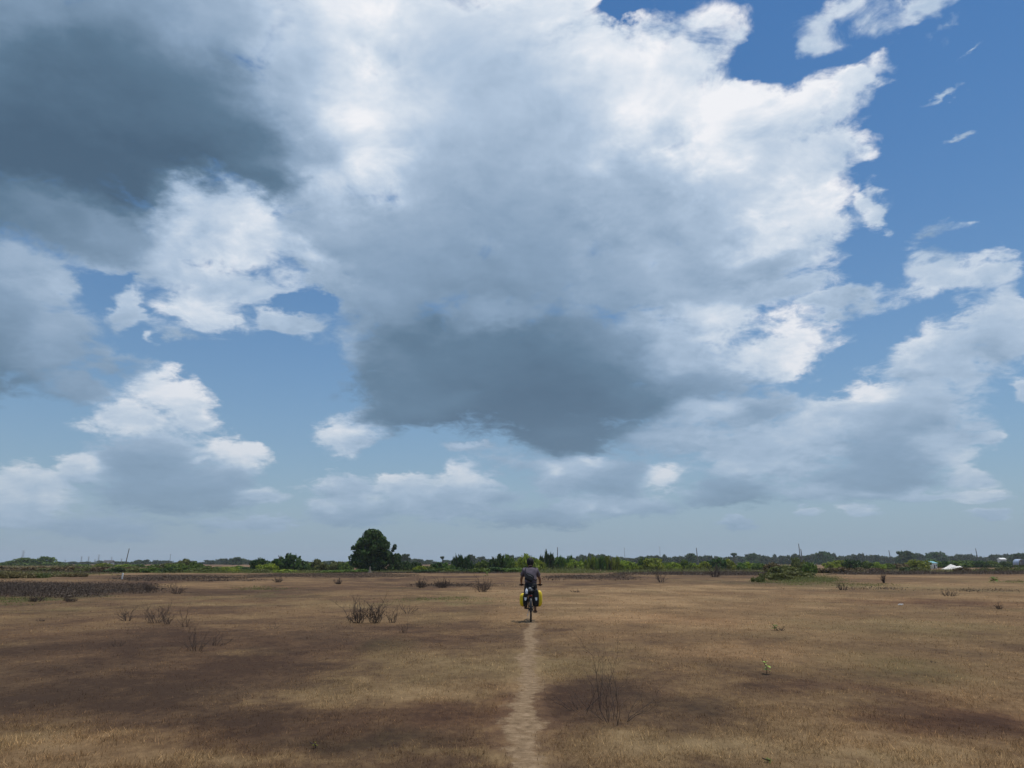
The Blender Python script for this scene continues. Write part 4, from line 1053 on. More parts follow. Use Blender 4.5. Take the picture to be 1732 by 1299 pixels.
cr = link('crank', joined('crank', [ring('chainring', 0.078, 0.005, 36, 4), tube_mesh('arms', [([(-0.06, 0, 0), (0.06, 0, 0)], [0.017, 0.017]),
     ([(0.062, 0, 0), (0.072, 0.158, -0.058)], [0.012, 0.009]), ([(-0.062, 0, 0), (-0.072, -0.158, 0.058)], [0.012, 0.009])], 8)]), bike, STEEL)
cr.location = BB
PED = {1: (0.122, 0.44 + 0.158, 0.285 - 0.058), -1: (-0.122, 0.44 - 0.158, 0.285 + 0.058)}
for s in (1, -1):
    link('pedal', rbox('pedal', (0.09, 0.085, 0.022), 0.006, PED[s]), bike, BLACK)
ch = [(0.046, 0.44 + 0.078 * math.sin(a), 0.285 + 0.078 * math.cos(a)) for a in np.linspace(0.2, math.pi - 0.2, 9)]
ch += [(0.046, -0.03 * math.sin(a), 0.35 - 0.03 * math.cos(a)) for a in np.linspace(0.1, math.pi - 0.1, 7)] + [ch[0]]
link('chain', tube_mesh('chain', [(ch, [0.004] * len(ch))], 4), bike, STEEL)
rk = [([(-0.055, -0.20, 0.745), (-0.055, 0.22, 0.745)], [0.006] * 2), ([(0.055, -0.20, 0.745), (0.055, 0.22, 0.745)], [0.006] * 2), ([(-0.055, -0.20, 0.745), (0.055, -0.20, 0.745)], [0.006] * 2), ([(-0.055, 0.0, 0.745), (0.055, 0.0, 0.745)], [0.005] * 2)]
for s in (-1, 1):
    for yy in (-0.16, 0.0, 0.14): rk.append(([(s * 0.055, yy, 0.745), (s * 0.075, yy * 0.6, 0.60), (s * 0.072, 0.0, 0.36)], [0.005] * 3))
    rk.append(([(s * 0.05, 0.22, 0.745), (s * 0.02, 0.29, 0.77)], [0.004] * 2))
link('luggage_rack', tube_mesh('rack', rk, 6), bike, BLACK)
link('rear_lamp', rbox('rear_lamp', (0.07, 0.025, 0.035), 0.008, (0, -0.215, 0.715)), bike, REDLAMP)
link('kickstand', tube_mesh('kickstand', [([(-0.05, 0.08, 0.34), (-0.085, -0.04, 0.22), (-0.09, -0.12, 0.17)], [0.008, 0.007, 0.009])], 6), bike, STEEL)

# ---- panniers: black backs, yellow outer shells, white reflectors
def pannier(s, x_in, x_mid, x_out, z0, z1, label):
    o = empty('pannier', B0, YAW)
    tag(o, label, 'pannier', 'panniers on the bicycle')
    zc, hz_ = (z0 + z1) / 2, z1 - z0
    xm = (x_in + x_mid) / 2
    def fn(c):
        t = c.z / hz_ + 0.5
        k = 0.78 + 0.30 * math.sin(math.pi * min(1, 0.12 + 0.80 * t))
        return (c.x * k, c.y * (0.84 + 0.16 * t), c.z)
    bd = link('body', rbox('pannier_body', (abs(x_mid - x_in), 0.30, hz_), 0.03, (xm, -0.03, zc), 3, fn), o, TARP_BLACK)
    sg = lambda t, p: math.copysign(abs(t) ** p, t)
    link('outer_shell', ball('pannier_shell', (x_mid - s * 0.012, 0.0, zc - 0.005), (abs(x_out - x_mid) + 0.012, 0.135, hz_ * 0.50), 24, lambda c: (sg(c.x, 0.75), sg(c.y, 0.55), sg(c.z, 0.6))), o, TARP_YELLOW)
    rf = bmesh.new()
    pr = [(-0.036, 0.03), (-0.03, 0.045), (0.03, 0.045), (0.036, 0.03), (0.022, -0.025), (0.0, -0.048), (-0.022, -0.025)]
    vs = [rf.verts.new((xm + a * 1.05, -0.196, 0.625 + b)) for a, b in pr]
    f = rf.faces.new(vs); e = bmesh.ops.extrude_face_region(rf, geom=[f])
    bmesh.ops.translate(rf, vec=(0, 0.012, 0), verts=[v for v in e['geom'] if isinstance(v, bmesh.types.BMVert)])
    bmesh.ops.recalc_face_normals(rf, faces=rf.faces)
    link('reflector', bm_mesh('reflector', rf, False), o, REFLECT)
    link('roll_closure', tube_mesh('roll', [([(xm, -0.185, z1 + 0.005), (xm, -0.15, z1 + 0.012), (xm, 0.10, z1 + 0.012), (xm, 0.13, z1 + 0.005)], [0.018, 0.03, 0.03, 0.018])], 10), o, TARP_BLACK)
    link('strap', tube_mesh('strap', [([(xm + s * 0.03, -0.188, z0 + 0.05), (xm + s * 0.03, -0.192, zc), (xm + s * 0.03, -0.186, z1)], [0.007] * 3)], 5), o, CLOTH_BLACK)
    for yy in (-0.1, 0.08): link('hook', tube_mesh('hook', [([(x_in, yy, 0.74), (x_in - s * 0.012, yy, 0.765), (s * 0.055, yy, 0.757)], [0.005] * 3)], 5), o, BLACK)
    return o
pannier(-1, -0.085, -0.215, -0.315, 0.42, 0.78, 'black and yellow pannier hanging on the left of the rear wheel')
pannier(1, 0.085, 0.225, 0.325, 0.42, 0.86, 'taller black and yellow pannier hanging on the right of the rear wheel')

# ---- what is tied on the rack
def drum(c):
    return (c.x, c.y, c.z)
rb = empty('rack_bag', B0, YAW)
tag(rb, 'black bundle with grey top tied on the rack behind the saddle', 'bag')
link('bundle', ball('bundle', (0.01, -0.05, 0.832), (0.082, 0.17, 0.082), 20, lambda c: (c.x * (1 + .08 * math.sin(5 * c.z)), c.y, c.z * (1 + .06 * math.sin(6 * c.x)))), rb, TARP_BLACK)
link('grey_top', ball('grey_top', (-0.02, -0.09, 0.905), (0.046, 0.07, 0.032), 16), rb, GREYBAG)
link('strap', ring('strap', 0.0855, 0.006, 28, 6), rb, CLOTH_BLACK)
rb.children[-1].rotation_euler = (0, 0, R(90)); rb.children[-1].location = (0.01, -0.10, 0.832)
wp = link('water_bottle', joined('bottle', [tube_mesh('bottle_body', [([(-0.118, -0.16, 0.765), (-0.118, -0.16, 0.775), (-0.117, -0.155, 0.865), (-0.116, -0.152, 0.885), (-0.116, -0.15, 0.905)], [0.030, 0.037, 0.037, 0.022, 0.014])], 14),
        tube_mesh('bottle_neck', [([(-0.116, -0.15, 0.905), (-0.116, -0.149, 0.922)], [0.016, 0.016])], 12)]), None, WHITEBAG)
wp.location = B0; wp.rotation_euler = (0, 0, YAW)
tag(wp, 'small white bottle-like item tied left of the bundle on the rack', 'bottle')

# ---- the rider
per = empty('person', B0, YAW)
tag(per, 'cyclist in a dark grey T-shirt and black trousers, riding away, seen from behind', 'person')
HIP = {s: Vector((s * 0.085, 0.28, 0.965)) for s in (-1, 1)}
ANK = {1: Vector((0.125, 0.545, 0.315)), -1: Vector((-0.135, 0.225, 0.425))}
def knee(s, la=0.43, lb=0.43):
    a, b = HIP[s], ANK[s]; m = (a + b) / 2; d = (b - a); L = d.length
    h = math.sqrt(max(0.0, la * la - L * L / 4))
    fwd = Vector((s * 0.12, 1, 0)); fwd = (fwd - d * (fwd.dot(d) / (L * L))).normalized()
    return m + fwd * h
KN = {s: knee(s) for s in (-1, 1)}
SHO = {s: Vector((s * 0.172 - 0.01, 0.45, 1.40)) for s in (-1, 1)}
HAN = {s: Vector((s * 0.275, 0.875, 1.005)) for s in (-1, 1)}
ELB = {s: (SHO[s] + HAN[s]) / 2 + Vector((s * 0.045, -0.10, -0.05)) for s in (-1, 1)}
TOE = {s: ANK[s] + Vector((s * 0.012, 0.155, -0.07 if s > 0 else -0.055)) for s in (-1, 1)}
HEEL = {s: ANK[s] + Vector((0, -0.035, -0.06 if s > 0 else -0.05)) for s in (-1, 1)}
bv = [(0, 0.28, 0.99), (0, 0.31, 1.10), (0, 0.36, 1.22), (-0.005, 0.42, 1.34), (-0.008, 0.455, 1.43), (-0.01, 0.475, 1.50), (-0.01, 0.50, 1.575)]
br = [(0.15, 0.11), (0.14, 0.10), (0.15, 0.105), (0.155, 0.11), (0.10, 0.085), (0.055, 0.058), (0.065, 0.07)]
be = [(i, i + 1) for i in range(6)]
for s in (-1, 1):
    i0 = len(bv)
    bv += [tuple(SHO[s]), tuple((SHO[s] + ELB[s]) / 2), tuple(ELB[s]), tuple((ELB[s] * .55 + HAN[s] * .45)), tuple(HAN[s] + Vector((0, -0.055, 0.02))), tuple(HAN[s])]
    br += [0.062, 0.05, 0.04, 0.037, 0.026, (0.040, 0.026)]
    be += [(3, i0), (i0, i0 + 1), (i0 + 1, i0 + 2), (i0 + 2, i0 + 3), (i0 + 3, i0 + 4), (i0 + 4, i0 + 5)]
for s in (-1, 1):
    i0 = len(bv)
    sh = KN[s] * .72 + ANK[s] * .28
    bv += [tuple(HIP[s]), tuple((HIP[s] + KN[s]) / 2), tuple(KN[s]), tuple(sh + Vector((0, -0.015, 0))), tuple(ANK[s]), tuple(HEEL[s] * .4 + TOE[s] * .6), tuple(TOE[s])]
    br += [0.088, 0.074, 0.055, 0.052, 0.036, (0.040, 0.030), (0.036, 0.018)]
    be += [(0, i0)] + [(i0 + k, i0 + k + 1) for k in range(6)]
body = skin('body', bv, be, br, 2)
# head: skull and jaw, with nose and ears, face turned up the track
def skull(c):
    x, y, z = c
    if z < 0: x *= 1 - 0.28 * -z; y = y * (1 - 0.10 * -z) + 0.10 * -z * (1 if y > 0 else 0.2)
    if y < 0: y *= 1.08
    if y > 0.8 and -0.35 < z < 0.15: y += 0.24 * max(0, 1 - abs(x) / 0.2) * (1 - abs(z + 0.15) / 0.35)      # nose
    if y > 0.7 and 0.0 < z < 0.25: y -= 0.06 * (1 if 0.2 < abs(x) < 0.55 else 0)                             # eye sockets
    return (x, y, z)
HC = Vector((-0.012, 0.535, 1.625))
head = ball('head', HC, (0.077, 0.098, 0.118), 28, skull)
ears = [ball('ear', HC + Vector((s * 0.080, -0.005, -0.005)), (0.012, 0.020, 0.032), 10) for s in (-1, 1)]
# hands: four fingers over each grip, thumb under it
fing = []
for s in (-1, 1):
    H = HAN[s]
    ax = Vector((s * 0.115, -0.054, 0)).normalized()                 # along the grip, outwards
    fw = Vector((-ax.y * s, ax.x * s, 0)); fw = fw if fw.y > 0 else -fw
    gc = Vector((s * 0.275, 0.895, 0.985))
    for k, (L, rr) in enumerate([(0.90, 0.0085), (1.0, 0.009), (0.95, 0.0088), (0.78, 0.0078)]):
        b = gc + ax * (-0.030 + 0.021 * k)
        pts = [b + fw * -0.030 + Vector((0, 0, 0.022)), b + fw * 0.002 + Vector((0, 0, 0.030)), b + fw * 0.028 * L + Vector((0, 0, 0.008)), b + fw * 0.022 * L + Vector((0, 0, -0.020)), b + fw * -0.004 + Vector((0, 0, -0.027))]
        fing.append((pts, [rr * 1.1, rr * 1.08, rr, rr * 0.95, rr * 0.6]))
    t0 = gc - ax * 0.045
    fing.append(([t0 + fw * -0.03 + Vector((0, 0, 0.018)), t0 - ax * 0.012 + fw * -0.022 + Vector((0, 0, -0.006)), t0 - ax * 0.006 + fw * 0.004 + Vector((0, 0, -0.027)), t0 + fw * 0.022 + Vector((0, 0, -0.022))], [0.012, 0.0115, 0.010, 0.006]))
hands = tube_mesh('fingers', fing, 8)
link('body', joined('body', [body, head] + ears + [hands]), per, SKIN)
for s in (-1, 1):
    link('eye', ball('eye', HC + Vector((s * 0.031, 0.080, 0.012)), (0.012, 0.010, 0.009), 10), per, EYEW)
link('mouth', ball('mouth', HC + Vector((0, 0.094, -0.062)), (0.024, 0.008, 0.007), 10), per, plain('lips', (0.17, 0.06, 0.05), 0.5))
# thick black hair down to the nape
def hairfn(c):
    x, y, z = c
    if y > 0.25 and z < 0.38: k = min(1.0, (y - 0.25) / 0.3) * min(1, (0.38 - z) / 0.25); y = y * (1 - 0.42 * k); x *= (1 - 0.10 * k)
    q = 0.03 * math.sin(7 * x + 3 * z) * math.sin(6 * y + 2)
    return (x * (1 + q), y * (1 + q), z * (1 + q))
link('hair', ball('hair', HC + Vector((0, -0.016, 0.004)), (0.106, 0.114, 0.138), 30, hairfn), per, HAIR)
# T-shirt
tv = [(0, 0.275, 1.005), (0, 0.30, 1.10), (0, 0.355, 1.22), (-0.005, 0.415, 1.34), (-0.008, 0.452, 1.425), (-0.01, 0.47, 1.472)]
tr_ = [(0.195, 0.140), (0.188, 0.128), (0.186, 0.130), (0.190, 0.135), (0.128, 0.104), (0.078, 0.072)]
te = [(i, i + 1) for i in range(5)]
for s in (-1, 1):
    i0 = len(tv)
    m1 = SHO[s] * .55 + ELB[s] * .45; m2 = SHO[s] * .28 + ELB[s] * .72
    tv += [tuple(SHO[s] + Vector((0, 0, 0.0))), tuple(m1), tuple(m2)]; tr_ += [0.086, 0.080, 0.076]
    te += [(3, i0), (i0, i0 + 1), (i0 + 1, i0 + 2)]
shirt = skin('shirt', tv, te, tr_, 2)
sv_ = np.empty(len(shirt.vertices) * 3, np.float32); shirt.vertices.foreach_get('co', sv_); sv_ = sv_.reshape(-1, 3)
fold = (np.sin(sv_[:, 2] * 46 + sv_[:, 0] * 17) * 0.004 + np.sin(sv_[:, 0] * 55 + sv_[:, 2] * 12) * 0.004)
sv_[:, 1] += fold; sv_[:, 0] += fold * 0.6
shirt.vertices.foreach_set('co', sv_.ravel()); shirt.update()
link('t_shirt', shirt, per, SHIRT)
# trousers
qv = [(0, 0.275, 0.975)]; qr = [(0.168, 0.125)]; qe = []
for s in (-1, 1):
    i0 = len(qv)
    lo = KN[s] * .30 + ANK[s] * .70 if s < 0 else KN[s] * .14 + ANK[s] * .86
    qv += [tuple(HIP[s] + Vector((s * 0.012, 0, -0.01))), tuple((HIP[s] + KN[s]) / 2), tuple(KN[s]), tuple((KN[s] + lo) / 2), tuple(lo)]
    qr += [0.104, 0.092, 0.074, 0.070, 0.062]
    qe += [(0, i0)] + [(i0 + k, i0 + k + 1) for k in range(4)]
tro = skin('trousers', qv, qe, qr, 3)
bm = bmesh.new(); bm.from_mesh(tro)
for _ in range(14): bmesh.ops.smooth_vert(bm, verts=[v for v in bm.verts if v.co.z > 0.78], factor=0.5, use_axis_x=True, use_axis_y=True, use_axis_z=True)
link('trousers', bm_mesh('trousers', bm), per, CLOTH_BLACK)
for s in (-1, 1):
    sole = (HEEL[s] + TOE[s]) / 2
    ang_ = math.atan2((TOE[s] - HEEL[s]).z, (TOE[s] - HEEL[s]).y)
    so = link('sandal', rbox('sole', (0.088, 0.255, 0.022), 0.009, (0, 0, -0.018), 3, lambda c: (c.x * (1 - 0.25 * (c.y < -0.05)), c.y, c.z)), per, LEATHER)
    so.location = sole + Vector((0, 0.0, -0.010)); so.rotation_euler = (ang_ * 0.7, 0, 0)
    for pts, r_ in (([(-0.045, 0.05, -0.015), (-0.038, 0.05, 0.028), (0, 0.05, 0.046), (0.038, 0.05, 0.028), (0.045, 0.05, -0.015)], 0.009), ([(-0.034, -0.11, -0.01), (-0.034, -0.10, 0.03), (0, -0.135, 0.04), (0.034, -0.10, 0.03), (0.034, -0.11, -0.01)], 0.007)):
        link('sandal_strap', tube_mesh('sandal_strap', [(pts, [r_] * 5)], 6), so, LEATHER)

# ---- small black sling bag across the back
sb = empty('sling_bag', B0, YAW)
tag(sb, 'small black sling bag worn across the back of the grey T-shirt', 'bag')
def pouch(c): return (c.x * (1 - 0.9 * abs(c.z) * 1.2), c.y * (1 - 0.5 * abs(c.z) * 2), c.z)
po = link('pouch', rbox('pouch', (0.25, 0.105, 0.20), 0.032, (0, 0, 0), 3, pouch), sb, CLOTH_BLACK)
po.location = (-0.035, 0.165, 1.20); po.rotation_euler = (R(-20), R(24), 0)
link('zip', tube_mesh('zip', [([(-0.08, -0.050, 0.035), (0.0, -0.056, 0.042), (0.08, -0.050, 0.035)], [0.004] * 3)], 5), po, STEEL)
st2 = [(-0.118, 0.225, 1.245), (-0.150, 0.262, 1.32), (-0.155, 0.322, 1.405), (-0.130, 0.405, 1.482), (-0.115, 0.48, 1.490), (-0.08, 0.545, 1.42), (0.03, 0.525, 1.28), (0.13, 0.46, 1.18), (0.188, 0.35, 1.13), (0.16, 0.235, 1.125), (0.05, 0.185, 1.155)]
link('strap', tube_mesh('sling_strap', [(st2, [0.014] * len(st2))], 6), sb, CLOTH_BLACK)

# ================================================================== poles, pylons, far buildings, dead shrubs, small things
CONCRETE = plain('weathered_concrete', (0.16, 0.15, 0.14), 0.9, var=0.3, scale=3)
WOODPOST = plain('grey_wood', (0.14, 0.115, 0.09), 0.9, var=0.3, scale=6)
GALV = plain('galvanised_steel', (0.22, 0.23, 0.24), 0.6, 0.4, var=0.1)
WHITEPAINT = plain('white_paint', (0.78, 0.76, 0.72), 0.7, var=0.08)
SAND = plain('white_sand', (0.74, 0.70, 0.63), 0.95, var=0.12, scale=1.5)
TEAL = plain('teal_roof_sheet', (0.20, 0.42, 0.45), 0.5, var=0.12, scale=2)
PALEWALL = plain('pale_wall', (0.55, 0.55, 0.53), 0.85, var=0.12, scale=1)
DARKROOF = plain('dark_roof', (0.07, 0.065, 0.065), 0.8, var=0.25, scale=1)
BLUECOVER = plain('pale_blue_sheet', (0.40, 0.48, 0.60), 0.6, var=0.15, scale=1.2)
OPENING = plain('dark_opening', (0.02, 0.02, 0.02), 0.9)

def pole(px, y, top, r0, lean, label, mat=CONCRETE):
    o = empty('utility_pole', AT(px, y))
    h = HGT(top, px, y)
    V, Fq = [], []
    link('shaft', tube_mesh('pole_shaft', [([(0, 0, -0.4), (lean * 0.35, 0, h * 0.35), (lean * 0.7, 0, h * 0.7), (lean, 0, h)], [r0, r0 * 0.9, r0 * 0.8, r0 * 0.68])], 8), o, mat)
    link('cap', tube_mesh('pole_cap', [([(lean, 0, h - 0.02), (lean * 1.01, 0, h + 0.10)], [r0 * 0.8, r0 * 0.55])], 8), o, mat)
    tag(o, label, 'pole', 'bare poles behind the bushes')
    return o
pole(212, 265, 928, 0.17, 0.75, 'bare leaning grey pole behind the bushes above the white marker post', WOODPOST)
pole(943, 250, 926, 0.16, 0.05, 'dark upright bare pole just right of the cyclist, behind the bushes')
pole(1181, 255, 927, 0.17, -0.35, 'dark bare pole leaning left, midway between the cyclist and the olive thicket')
pole(1355, 232, 920, 0.15, -0.25, 'taller thin pole of the pair rising behind the olive thicket')
pole(1358, 225, 929, 0.17, -0.25, 'shorter pole of the pair rising behind the olive thicket')
pole(1508, 330, 931, 0.20, -0.55, 'short greyish bare pole at right between the olive thicket and the biggest far tree')
pole(1656, 280, 928, 0.17, -0.55, 'bare pole standing right of the white sand heap')
for px, top, y, lab in ((1057, 926, 1900, 'thin faint mast far off right of the cyclist, the left of two'), (1117, 924, 1900, 'thin faint mast far off right of the cyclist, the right of two'), (287, 937, 420, 'thin dark mast rising from the green bushes right of the leaning pole')):
    o = empty('mast', AT(px, y)); h = HGT(top, px, y)
    link('shaft', tube_mesh('mast_shaft', [([(0, 0, -0.5), (0, 0, h * 0.5), (0, 0, h)], [0.0004 * y, 0.0003 * y, 0.0002 * y])], 6), o, GALV)
    link('antenna', tube_mesh('antenna', [([(-0.0008 * y, 0, h * 0.93), (0.0008 * y, 0, h * 0.93)], [0.0002 * y] * 2)], 5), o, GALV)
    tag(o, lab, 'mast')

def pylon(px, top, y, w, label):
    o = empty('electricity_pylon', AT(px, y), rnd.uniform(-0.15, 0.15))
    h = HGT(top, px, y)
    t = max(0.10, y * 0.00013)
    legs = []
    for sx in (-1, 1):
        for sy in (-1, 1):
            pts = [(sx * w, sy * w, -0.5), (sx * w * 0.38, sy * w * 0.38, h * 0.55), (sx * w * 0.20, sy * w * 0.20, h * 0.97)]
            l_ = link('leg', tube_mesh('pylon_leg', [(pts, [t, t * 0.8, t * 0.7])], 4), o, GALV)
    br_ = []
    zs = [0.0, 0.14, 0.27, 0.38, 0.48, 0.57, 0.66, 0.74, 0.82, 0.90, 0.97]
    def wd(f): return w * (1 - (1 - 0.38) * f / 0.55) if f < 0.55 else w * (0.38 - (0.18) * (f - 0.55) / 0.42)
    for a, b in zip(zs[:-1], zs[1:]):
        wa, wb = wd(a), wd(b)
        for s in (-1, 1):
            br_ += [([(-wa, s * wa, a * h), (wb, s * wb, b * h)], [t * .6] * 2), ([(wa, s * wa, a * h), (-wb, s * wb, b * h)], [t * .6] * 2)]
    link('lattice', tube_mesh('pylon_lattice', br_, 3), o, GALV)['kind'] = 'stuff'
    for k, (f, L) in enumerate([(0.72, 0.9), (0.85, 1.15), (0.97, 1.35)]):
        q = w * L
        link('cross_arm', tube_mesh('cross_arm', [([(-q, 0, f * h), (-q * 0.4, 0, f * h + 0.5), (0, 0, f * h + 0.7), (q * 0.4, 0, f * h + 0.5), (q, 0, f * h)], [t * .6, t * .9, t, t * .9, t * .6])], 4), o, GALV)
    tag(o, label, 'pylon', 'power line pylons at the left')
pylon(37, 931, 1500, 3.4, 'nearest and tallest lattice pylon, at the far left above the trees')
pylon(110, 947, 2900, 3.0, 'low faint pylon, leftmost of the far cluster')
pylon(137, 941, 2500, 3.0, 'faint pylon, second from the left in the far cluster')
pylon(149, 941, 2450, 3.0, 'faint pylon, third from the left in the far cluster')
pylon(160, 946, 2900, 3.0, 'low faint pylon between the third and the tallest of the far cluster')
pylon(166, 938, 2200, 3.0, 'tallest faint pylon in the middle of the far cluster')
pylon(188, 942, 2500, 3.0, 'faint pylon right above the dark-roofed hut at left')
pylon(205, 945, 2700, 3.0, 'faint pylon just left of the leaning pole')

mp = link('marker_post', rbox('marker_post', (0.11, 0.11, 0.66), 0.012, (0, 0, 0.28)), None, WHITEPAINT)
mp.location = AT(209.5, 76); mp.rotation_euler = (0, R(4), 0)
tag(mp, 'short white marker post standing in dry grass below the leaning pole', 'post')

def hut(px, y, w, d, hw_, hr, wallm, roofm, label, rz=0.2):
    o = empty('hut', AT(px, y), rz)
    link('wall', rbox('hut_wall', (w, d, hw_), 0.02, (0, 0, hw_ / 2), 1), o, wallm)
    V = [(-w * .58, -d * .62, hw_), (w * .58, -d * .62, hw_), (w * .58, d * .62, hw_), (-w * .58, d * .62, hw_), (-w * .56, 0, hw_ + hr), (w * .56, 0, hw_ + hr),
         (-w * .58, -d * .62, hw_ - .08), (w * .58, -d * .62, hw_ - .08), (w * .58, d * .62, hw_ - .08), (-w * .58, d * .62, hw_ - .08)]
    bm = bmesh.new(); vs = [bm.verts.new(v) for v in V]
    for f in ((0, 1, 5, 4), (2, 3, 4, 5), (1, 2, 5), (3, 0, 4), (0, 6, 7, 1), (1, 7, 8, 2), (2, 8, 9, 3), (3, 9, 6, 0), (9, 8, 7, 6)): bm.faces.new([vs[k] for k in f])
    link('roof', bm_mesh('hut_roof', bm, False), o, roofm)
    link('door', rbox('hut_door', (w * 0.22, 0.06, hw_ * 0.72), 0.01, (-w * 0.15, -d / 2 - 0.01, hw_ * 0.37), 1), o, OPENING)
    link('window', rbox('hut_window', (w * 0.2, 0.06, hw_ * 0.3), 0.01, (w * 0.25, -d / 2 - 0.01, hw_ * 0.6), 1), o, OPENING)
    tag(o, label, 'hut')
    return o
hut(184, 400, 4.2, 4.0, HGT(950.5, 184, 400), HGT(947.5, 184, 400) - HGT(950.5, 184, 400), PALEWALL, DARKROOF, 'small pale hut with a dark roof among the bushes, left of the leaning pole')
hut(1574, 215, 2.0, 2.4, HGT(952.5, 1574, 215), 0.55, WHITEPAINT, TEAL, 'small white hut with a teal roof left of the white sand heap', 0.5)
hut(1695, 300, 2.0, 2.6, HGT(946, 1695, 300), 0.55, PALEWALL, WHITEPAINT, 'hut showing only its white roof above the bushes at far right', -0.1)
# low shelter under a pale blue sheet
sh_ = empty('tarpaulin_shelter', AT(1724, 235))
hh_ = HGT(946, 1724, 235)
V, Fq = [], []
for i in range(9):
    a = math.pi * i / 8
    for yy in (-1.4, 1.4): V.append((-1.1 * math.cos(a), yy, hh_ * 0.35 + (hh_ * 0.65) * math.sin(a) ** 0.7))
for i in range(8): Fq.append((i * 2, i * 2 + 1, i * 2 + 3, i * 2 + 2))
cv = link('cover', npmesh('shelter_cover', V, Fq, True), sh_, BLUECOVER); cv.modifiers.new('thick', 'SOLIDIFY').thickness = 0.04
for sx in (-1.08, 1.08):
    for yy in (-1.35, 1.35): link('post', tube_mesh('shelter_post', [([(sx, yy, -0.1), (sx, yy, hh_ * 0.4)], [0.05, 0.05])], 6), sh_, WOODPOST)
tag(sh_, 'shelter under a rounded pale blue sheet at the right edge', 'shelter')
# heap of white sand
g = np.random.default_rng(9)
gx, gy = np.meshgrid(np.linspace(-1, 1, 44), np.linspace(-1, 1, 26))
hz3 = np.clip(1 - (np.abs(gx) ** 2.0 + gy ** 2), 0, 1) ** 0.8 * (0.55 + 0.5 * np.exp(-((gx + 0.15) / 0.28) ** 2) + 0.3 * np.exp(-((gx - 0.45) / 0.22) ** 2)) * (0.8 + 0.4 * fbm(gx * 4, gy * 4, 5.0))
V = np.stack([gx.ravel() * 2.6, gy.ravel() * 1.8, hz3.ravel() * 0.95 - 0.03], 1)
ii = (np.arange(25)[:, None] * 44 + np.arange(43)[None, :]).ravel()
sh2 = link('sand_heap', npmesh('sand_heap', V, np.stack([ii, ii + 1, ii + 45, ii + 44], 1), True), None, SAND)
sh2.location = AT(1612, 168); sh2.location.z = 0.25
tag(sh2, 'low heap of white sand lying before the bushes at right', 'sand heap')

# ---- dead shrubs: bare forked branches
def shrub(px, py, hpx, wpx, seed, label, dense=1.0, mat=TWIG, lean=0.0, cat='dead shrub', name='dead_shrub', thick=1.0):
    b = G(px, py); y = b.y
    m_px = y / (F * 1.01)
    H, W = hpx * m_px * 0.72, wpx * m_px * 1.15
    o = empty(name, (b.x, b.y, float(ground_z(b.x, b.y))))
    r = random.Random(seed)
    main, twigs = [], []
    rb_ = max(0.0045, y * 0.00030) * thick
    def grow(p, d, L, rad, lev, out):
        n_ = 4; pts = [p.copy()]; rr = [rad]
        for k in range(n_):
            d = (d + Vector((r.uniform(-.45, .45), r.uniform(-.45, .45), r.uniform(-.2, .28)))).normalized()
            p = p + d * L / n_; pts.append(p.copy()); rr.append(rad * (1 - 0.55 * (k + 1) / n_))
            if lev < 2 and r.random() < (0.95 if lev == 0 else 0.6) * min(1.3, dense):
                q = (d + Vector((r.uniform(-.9, .9), r.uniform(-.9, .9), r.uniform(-.1, .5)))).normalized()
                grow(p, q, L * r.uniform(0.35, 0.6), rad * 0.55, lev + 1, twigs)
        out.append((pts, rr))
    n_main = int(6 + 5 * dense)
    for k in range(n_main):
        a = 2 * math.pi * k / n_main + r.uniform(-.4, .4)
        sp = r.uniform(0.25, 1.0)
        d = Vector((math.cos(a) * sp * W / max(H, .01) + lean, math.sin(a) * sp * 0.8 * W / max(H, .01), 1.0)).normalized()
        grow(Vector((math.cos(a) * W * 0.3 * r.random(), math.sin(a) * W * 0.3 * r.random(), -0.03)), d, H * r.uniform(0.45, 1.15), rb_ * r.uniform(0.8, 1.3), 0, main)
    for ch_ in main:
        link('branch', tube_mesh('branch', [ch_], 4), o, mat)
    if twigs:
        tw = link('twigs', tube_mesh('twigs', twigs, 3), o, mat); tw['kind'] = 'stuff'
    if dense >= 1.6:
        V, Fq = leaves([(r.uniform(-.6, .6) * W, r.uniform(-.4, .4) * W, H * r.uniform(.15, .6), W * .4, W * .4, H * .32) for _ in range(7)], 260, max(0.05, y * 0.0018), seed, 0.6, 0.2, 0.3)
        dl = link('dead_leaves', npmesh('dead_leaves', V, Fq), o, LEAF['purple'])
    tag(o, label, cat, 'dead shrubs on the field' if name == 'dead_shrub' else None)
    return o
